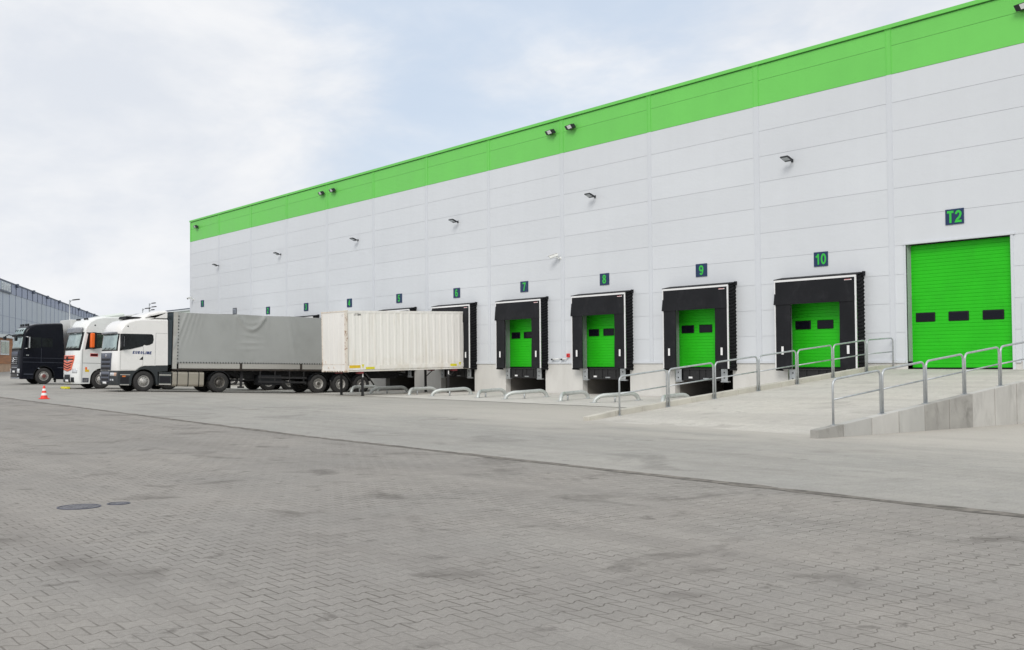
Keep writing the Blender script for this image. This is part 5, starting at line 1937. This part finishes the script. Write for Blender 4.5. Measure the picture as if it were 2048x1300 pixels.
# ------------------------------------------------------------------ swap body container on legs
def container():
    Lc, Hc = 7.38, 2.97
    t = empty('swap_body', (39.0, -7.45, 1.167), 'weathered cream swap body container standing on its legs at dock number 6', 'container', None, (R_(.76), 0, 0))
    W_ = 1.25
    b = MB()
    pitch, dep = .392, .015
    for sg in (-1, 1):
        pts = []
        y = .20
        pts.append((W_ - .004, .16))
        while y < Lc - .30:
            pts += [(W_ - dep, y), (W_ - dep, y + pitch * .56), (W_ - .004, y + pitch * .66), (W_ - .004, y + pitch * .90)]
            y += pitch
        pts.append((W_ - .004, Lc - .14))
        zs = [.24, Hc - .10]
        vs = [(sg * x, y, z) for z in zs for x, y in pts]
        n = len(pts)
        b.add(vs, [(k, k + 1, n + k + 1, n + k) for k in range(n - 1)], False)
    b.build('side_wall', 'container_paint', t)
    b = MB()
    b.use('container_white')
    b.box(-W_ + .06, W_ - .06, .012, .05, .05, Hc - .06)
    for x in (-1.0, -.5, 0.02, .5, 1.0):
        b.box(x - .012, x + .012, .004, .012, .34, Hc - .1)
    b.use('container_edge').box(-W_ + .06, W_ - .06, .0, .012, .315, .33)
    for x in (-.55, .02):
        b.use('container_edge').box(x - .05, x + .05, -.012, .012, .12, .22)
    b.box(-.86, -.80, -.02, .012, .36, .50)
    b.build('end_wall', None, t)
    b = MB()
    b.use('container_white')
    b.box(-W_ + .03, W_ - .03, .05, Lc - .03, Hc - .04, Hc - .02)
    for i in range(17):
        b.box(-W_ + .1, W_ - .1, .3 + i * .41, .36 + i * .41, Hc - .02, Hc - .008)
    b.box(-W_ + .05, W_ - .05, .03, Lc, .02, .1)
    b.box(-W_ + .05, W_ - .05, Lc - .05, Lc, .05, Hc - .04)
    b.build('roof', None, t)
    for y in (0, Lc - .14):
        for sg in (-1, 1):
            b = MB()
            b.use('container_edge')
            b.box(sg * (W_ - .09), sg * (W_ + .006), y, y + .14, 0, Hc)
            b.bbox(sg * (W_ - .12), sg * (W_ + .012), y - .012, y + .17, Hc - .05, Hc + .015, .01)
            b.box(sg * (W_ - .12), sg * (W_ + .012), y - .012, y + .17, -.06, .07)
            b.build('corner_post', None, t)
    b = MB()
    for sg in (-1, 1):
        b.use('container_white').box(sg * (W_ - .05), sg * (W_ + .003), .14, Lc - .14, Hc - .11, Hc - .005)
        b.use('container_paint').box(sg * (W_ - .05), sg * (W_ + .004), .14, Lc - .14, .045, .255)
        b.use('container_paint').box(sg * (W_ - .10), sg * (W_ - .03), .14, Lc - .14, -.05, .04)
        b.use('chassis').box(sg * (W_ - .12), sg * (W_ - .005), .9, Lc - .9, .042, .052)
        b.use('container_edge')
        for i in range(15):
            y = .55 + i * .44
            b.box(sg * W_, sg * (W_ + .005), y, y + .09, Hc - .014, Hc - .003)
    b.use('container_edge').box(-W_ + .09, W_ - .09, -.006, .06, Hc - .06, Hc + .004)
    b.use('container_edge')
    for i in range(9):
        x = -1.1 + i * .26
        b.box(x, x + .09, -.01, .05, -.055, .01)
    b.use('container_white').box(-W_ + .09, W_ - .09, .0, .06, .0, .052)
    b.build('rail', None, t)
    b = MB()
    b.use('yellow').box(W_, W_ + .010, .20, .82, .13, .27)
    b.use('yellow_lemon').box(W_, W_ + .010, 1.12, 1.62, .06, .17)
    b.box(W_, W_ + .010, 6.16, 6.56, .10, .22)
    for y in (.96, 6.76):
        b.prism([(y - .07, .30), (y + .07, .30), (y, .10)], 'x', W_, W_ + .011)
    b.use('white_reflector').box(W_, W_ + .010, .42, .78, .035, .10)
    b.build('sticker', None, t)
    text_mesh('LT 73885', .13, 'plastic_black', 'lettering', t, Matrix.Translation((W_ + .004, .70, Hc - .20)) @ SIDETXT, .001, 0, 0, .8)
    text_mesh('LT', .13, 'plastic_black', 'lettering', t, Matrix.Translation((.98, -.004 + .010, Hc - .24)) @ WALLTXT, .001, 0, 0, .8)
    for sg in (-1, 1):
        for y in (.86, 6.46):
            MB().box(sg * .95, sg * 1.235, y - .14, y + .14, -.16, -.052).build('leg_bracket', 'dark_red', t)
    for sg in (-1, 1):
        for y, by in ((1.0, .62), (6.1, .62)):
            b = MB()
            yw = -7.45 + y
            L = 1.167 + y * .0133 - ground(39 + sg * 1.1, yw)
            x = sg * 1.10
            b.box(x - .05, x + .05, y - .05, y + .05, -L + .02, -.05)
            b.box(x - .075, x + .075, y - .075, y + .075, -L, -L + .025)
            lg = b.build('support_leg', 'chassis', t)
            if sg > 0:
                MB().box(x + .051, x + .056, y - .03, y + .03, -.33, -.14).build('marker', 'white_reflector', lg)
            b = MB()
            if y < 3:
                b.tube([(x, y + .12, -.08), (x, y + .42, -.42), (x, y + .66, -.74)], .035, 6)
            else:
                b.tube([(x, y + .03, -.46), (x, y + .56, -.06)], .024, 6)
            b.build('brace', 'chassis', lg)
container()

# ------------------------------------------------------------------ far buildings and lamps
P0 = Vector((-43.011, -5.198, 0))
DV = Vector((-.9263, .3769, 0))
NV = Vector((DV.y, -DV.x, 0))     # towards the yard
def F(t, n, z):
    p = P0 + DV * t + NV * n
    return (p.x, p.y, z)
fb = empty('far_warehouse', F(20, 0, 0), 'distant grey blue warehouse with vertical panels and a darker top band, behind the black truck', 'warehouse')
off = F(20, 0, 0)
def fbox(b, t0, t1, n0, n1, z0, z1):
    v = [F(t0, n0, z0), F(t1, n0, z0), F(t1, n1, z0), F(t0, n1, z0), F(t0, n0, z1), F(t1, n0, z1), F(t1, n1, z1), F(t0, n1, z1)]
    b.add(v, [(3, 2, 1, 0), (4, 5, 6, 7), (0, 1, 5, 4), (1, 2, 6, 5), (2, 3, 7, 6), (3, 0, 4, 7)], False)
b = MB()
fbox(b, -40, 150, -40, 0, 0, 9.68)
b.build('wall', 'far_clad', fb, off)
b = MB()
fbox(b, -40, 150, -40, 0.05, 9.685, 10.85)
b.build('top_band', 'far_band', fb, off)
b = MB()
b.use('far_dark')
fbox(b, -40.1, 150.1, -40.1, 0.12, 10.853, 11.0)
k = 0
t_ = 9.83 - 4.06 * 12
while t_ < 149:
    fbox(b, t_ - .07, t_ + .07, .051, .10, 9.66, 10.85)
    b.use('far_band')
    fbox(b, t_ - .05, t_ + .05, .003, .03, .5, 9.64)
    b.use('far_dark')
    if k % 3 == 0:
        fbox(b, t_ - .3, t_ + .3, .12, .35, 10.6, 11.04)
    k += 1
    t_ += 4.06
b.build('panel_joint', None, fb, off)
b = MB()
for zz in (3.5, 5.2, 7.0):
    fbox(b, -40, 150, .004, .02, zz - .02, zz + .02)
b.build('panel_line', 'far_band', fb, off)
st = empty('roof_sign', F(2.5, .2, 10.25), 'white lettered sign on the top band of the far warehouse, cut by the left edge', 'sign')
so_ = F(2.5, .2, 10.25)
b = MB()
b.use('far_dark')
fbox(b, -2.2, 6.3, .101, .16, 9.64, 9.80)
fbox(b, 6.1, 6.3, .101, .16, 9.8, 10.85)
b.use('far_clad')
fbox(b, -2.2, 6.1, .101, .13, 9.8, 10.8)
b.build('panel', None, st, so_)
Mt = Matrix(((DV.x, 0, NV.x, 0), (DV.y, 0, NV.y, 0), (0, 1, 0, 0), (0, 0, 0, 1)))
rel = Vector(F(2.75, .14, 10.28)) - Vector(so_)
strokes('EUROPE', .86, 'far_white', 'lettering', st, Matrix.Translation(rel) @ Mt, .2, 1.45, 0, .14, .05)
# office block at the far left
ob = empty('office_block', F(-6, 1.4, .8), 'low brown wood clad office block with a white roof edge, at the left edge', 'office')
oo = F(-6, 1.4, .8)
b = MB()
fbox(b, -40, -1.0, .15, 1.5, 1.6, 4.33)
b.build('wall', 'office_wood', ob, oo)
b = MB()
fbox(b, -40, -1.05, .15, 1.46, .4, 1.6)
b.build('base', 'office_base', ob, oo)
b = MB()
fbox(b, -40.3, -.7, .15, 1.8, 4.33, 4.68)
b.build('roof', 'far_white', ob, oo)
for t0 in (-20.2, -14.2, -8.2):
    b = MB()
    fbox(b, t0 - .12, t0 + 4.75, 1.502, 1.56, 2.55, 4.08)
    fr = b.build('window', 'far_white', ob, oo)
    b = MB()
    for q in range(2):
        fbox(b, t0 + .1 + 2.3 * q, t0 + 2.2 + 2.3 * q, 1.563, 1.58, 2.70, 3.92)
    b.build('pane', 'office_glass', fr, oo)
# street lamps
def street_lamp(x, y, top, label, az, heads):
    t = empty('street_lamp', (x, y, 0), label, 'street lamp', 'street lamps in the distance')
    MB().tube([(0, 0, 0), (0, 0, top)], .09, 8, radii=[.11, .07]).build('pole', 'galv', t)
    for dz, L, a in heads:
        b = MB()
        d = Vector((math.cos(a), math.sin(a), 0))
        e = d * .35
        f = d * (L)
        b.tube([(0, 0, top + dz - .3), tuple(e * .4 + Vector((0, 0, top + dz - .08))), tuple(e + Vector((0, 0, top + dz)))], .05, 6)
        hb_ = MB()
        b.build('arm', 'galv', t)
        hb_.bbox(-.16, .16, 0, L - .3, -.06, .06, .03)
        o = hb_.build('lamp_head', 'lamp_black', t)
        o.data.transform(Matrix.Translation(tuple(e + Vector((0, 0, top + dz)))) @ Matrix.Rotation(a - math.pi / 2, 4, 'Z') @ Matrix.Rotation(R_(6), 4, 'X'))
RA = math.atan2(.8005, .5993)
street_lamp(-45.55, 2.9, 8.95, 'grey street lamp with one arm in front of the far warehouse roofline', 0, [(0, 1.1, RA)])
street_lamp(-60.42, 16.38, 8.85, 'left of the two street lamps rising behind the EUROLINE truck roof, single arm', 0, [(0, 1.0, RA)])
street_lamp(-59.9, 17.1, 9.55, 'right of the two masts behind the EUROLINE truck roof, with three lamp heads', 0, [(0, .8, RA), (-.5, .9, RA), (-.9, .7, RA - .3)])
# distant pale building beyond the far corner of the warehouse
t = empty('distant_hall', (-120, 70, 0), 'distant pale green white hall roof showing just left of the warehouse corner', 'warehouse')
b = MB()
b.box(-300, 20, 70, 110, .6, 14.6)
b.build('wall', 'far_green_white', t, (-120, 70, 0))
b = MB()
b.box(-300.5, 20.5, 69.6, 110.4, 14.6, 14.95)
b.build('roof_edge', 'far_white', t, (-120, 70, 0))
MB().box(-300.6, 20.6, 69.5, 110.5, 14.95, 15.15).build('roof_gutter', 'far_dark', t, (-120, 70, 0))
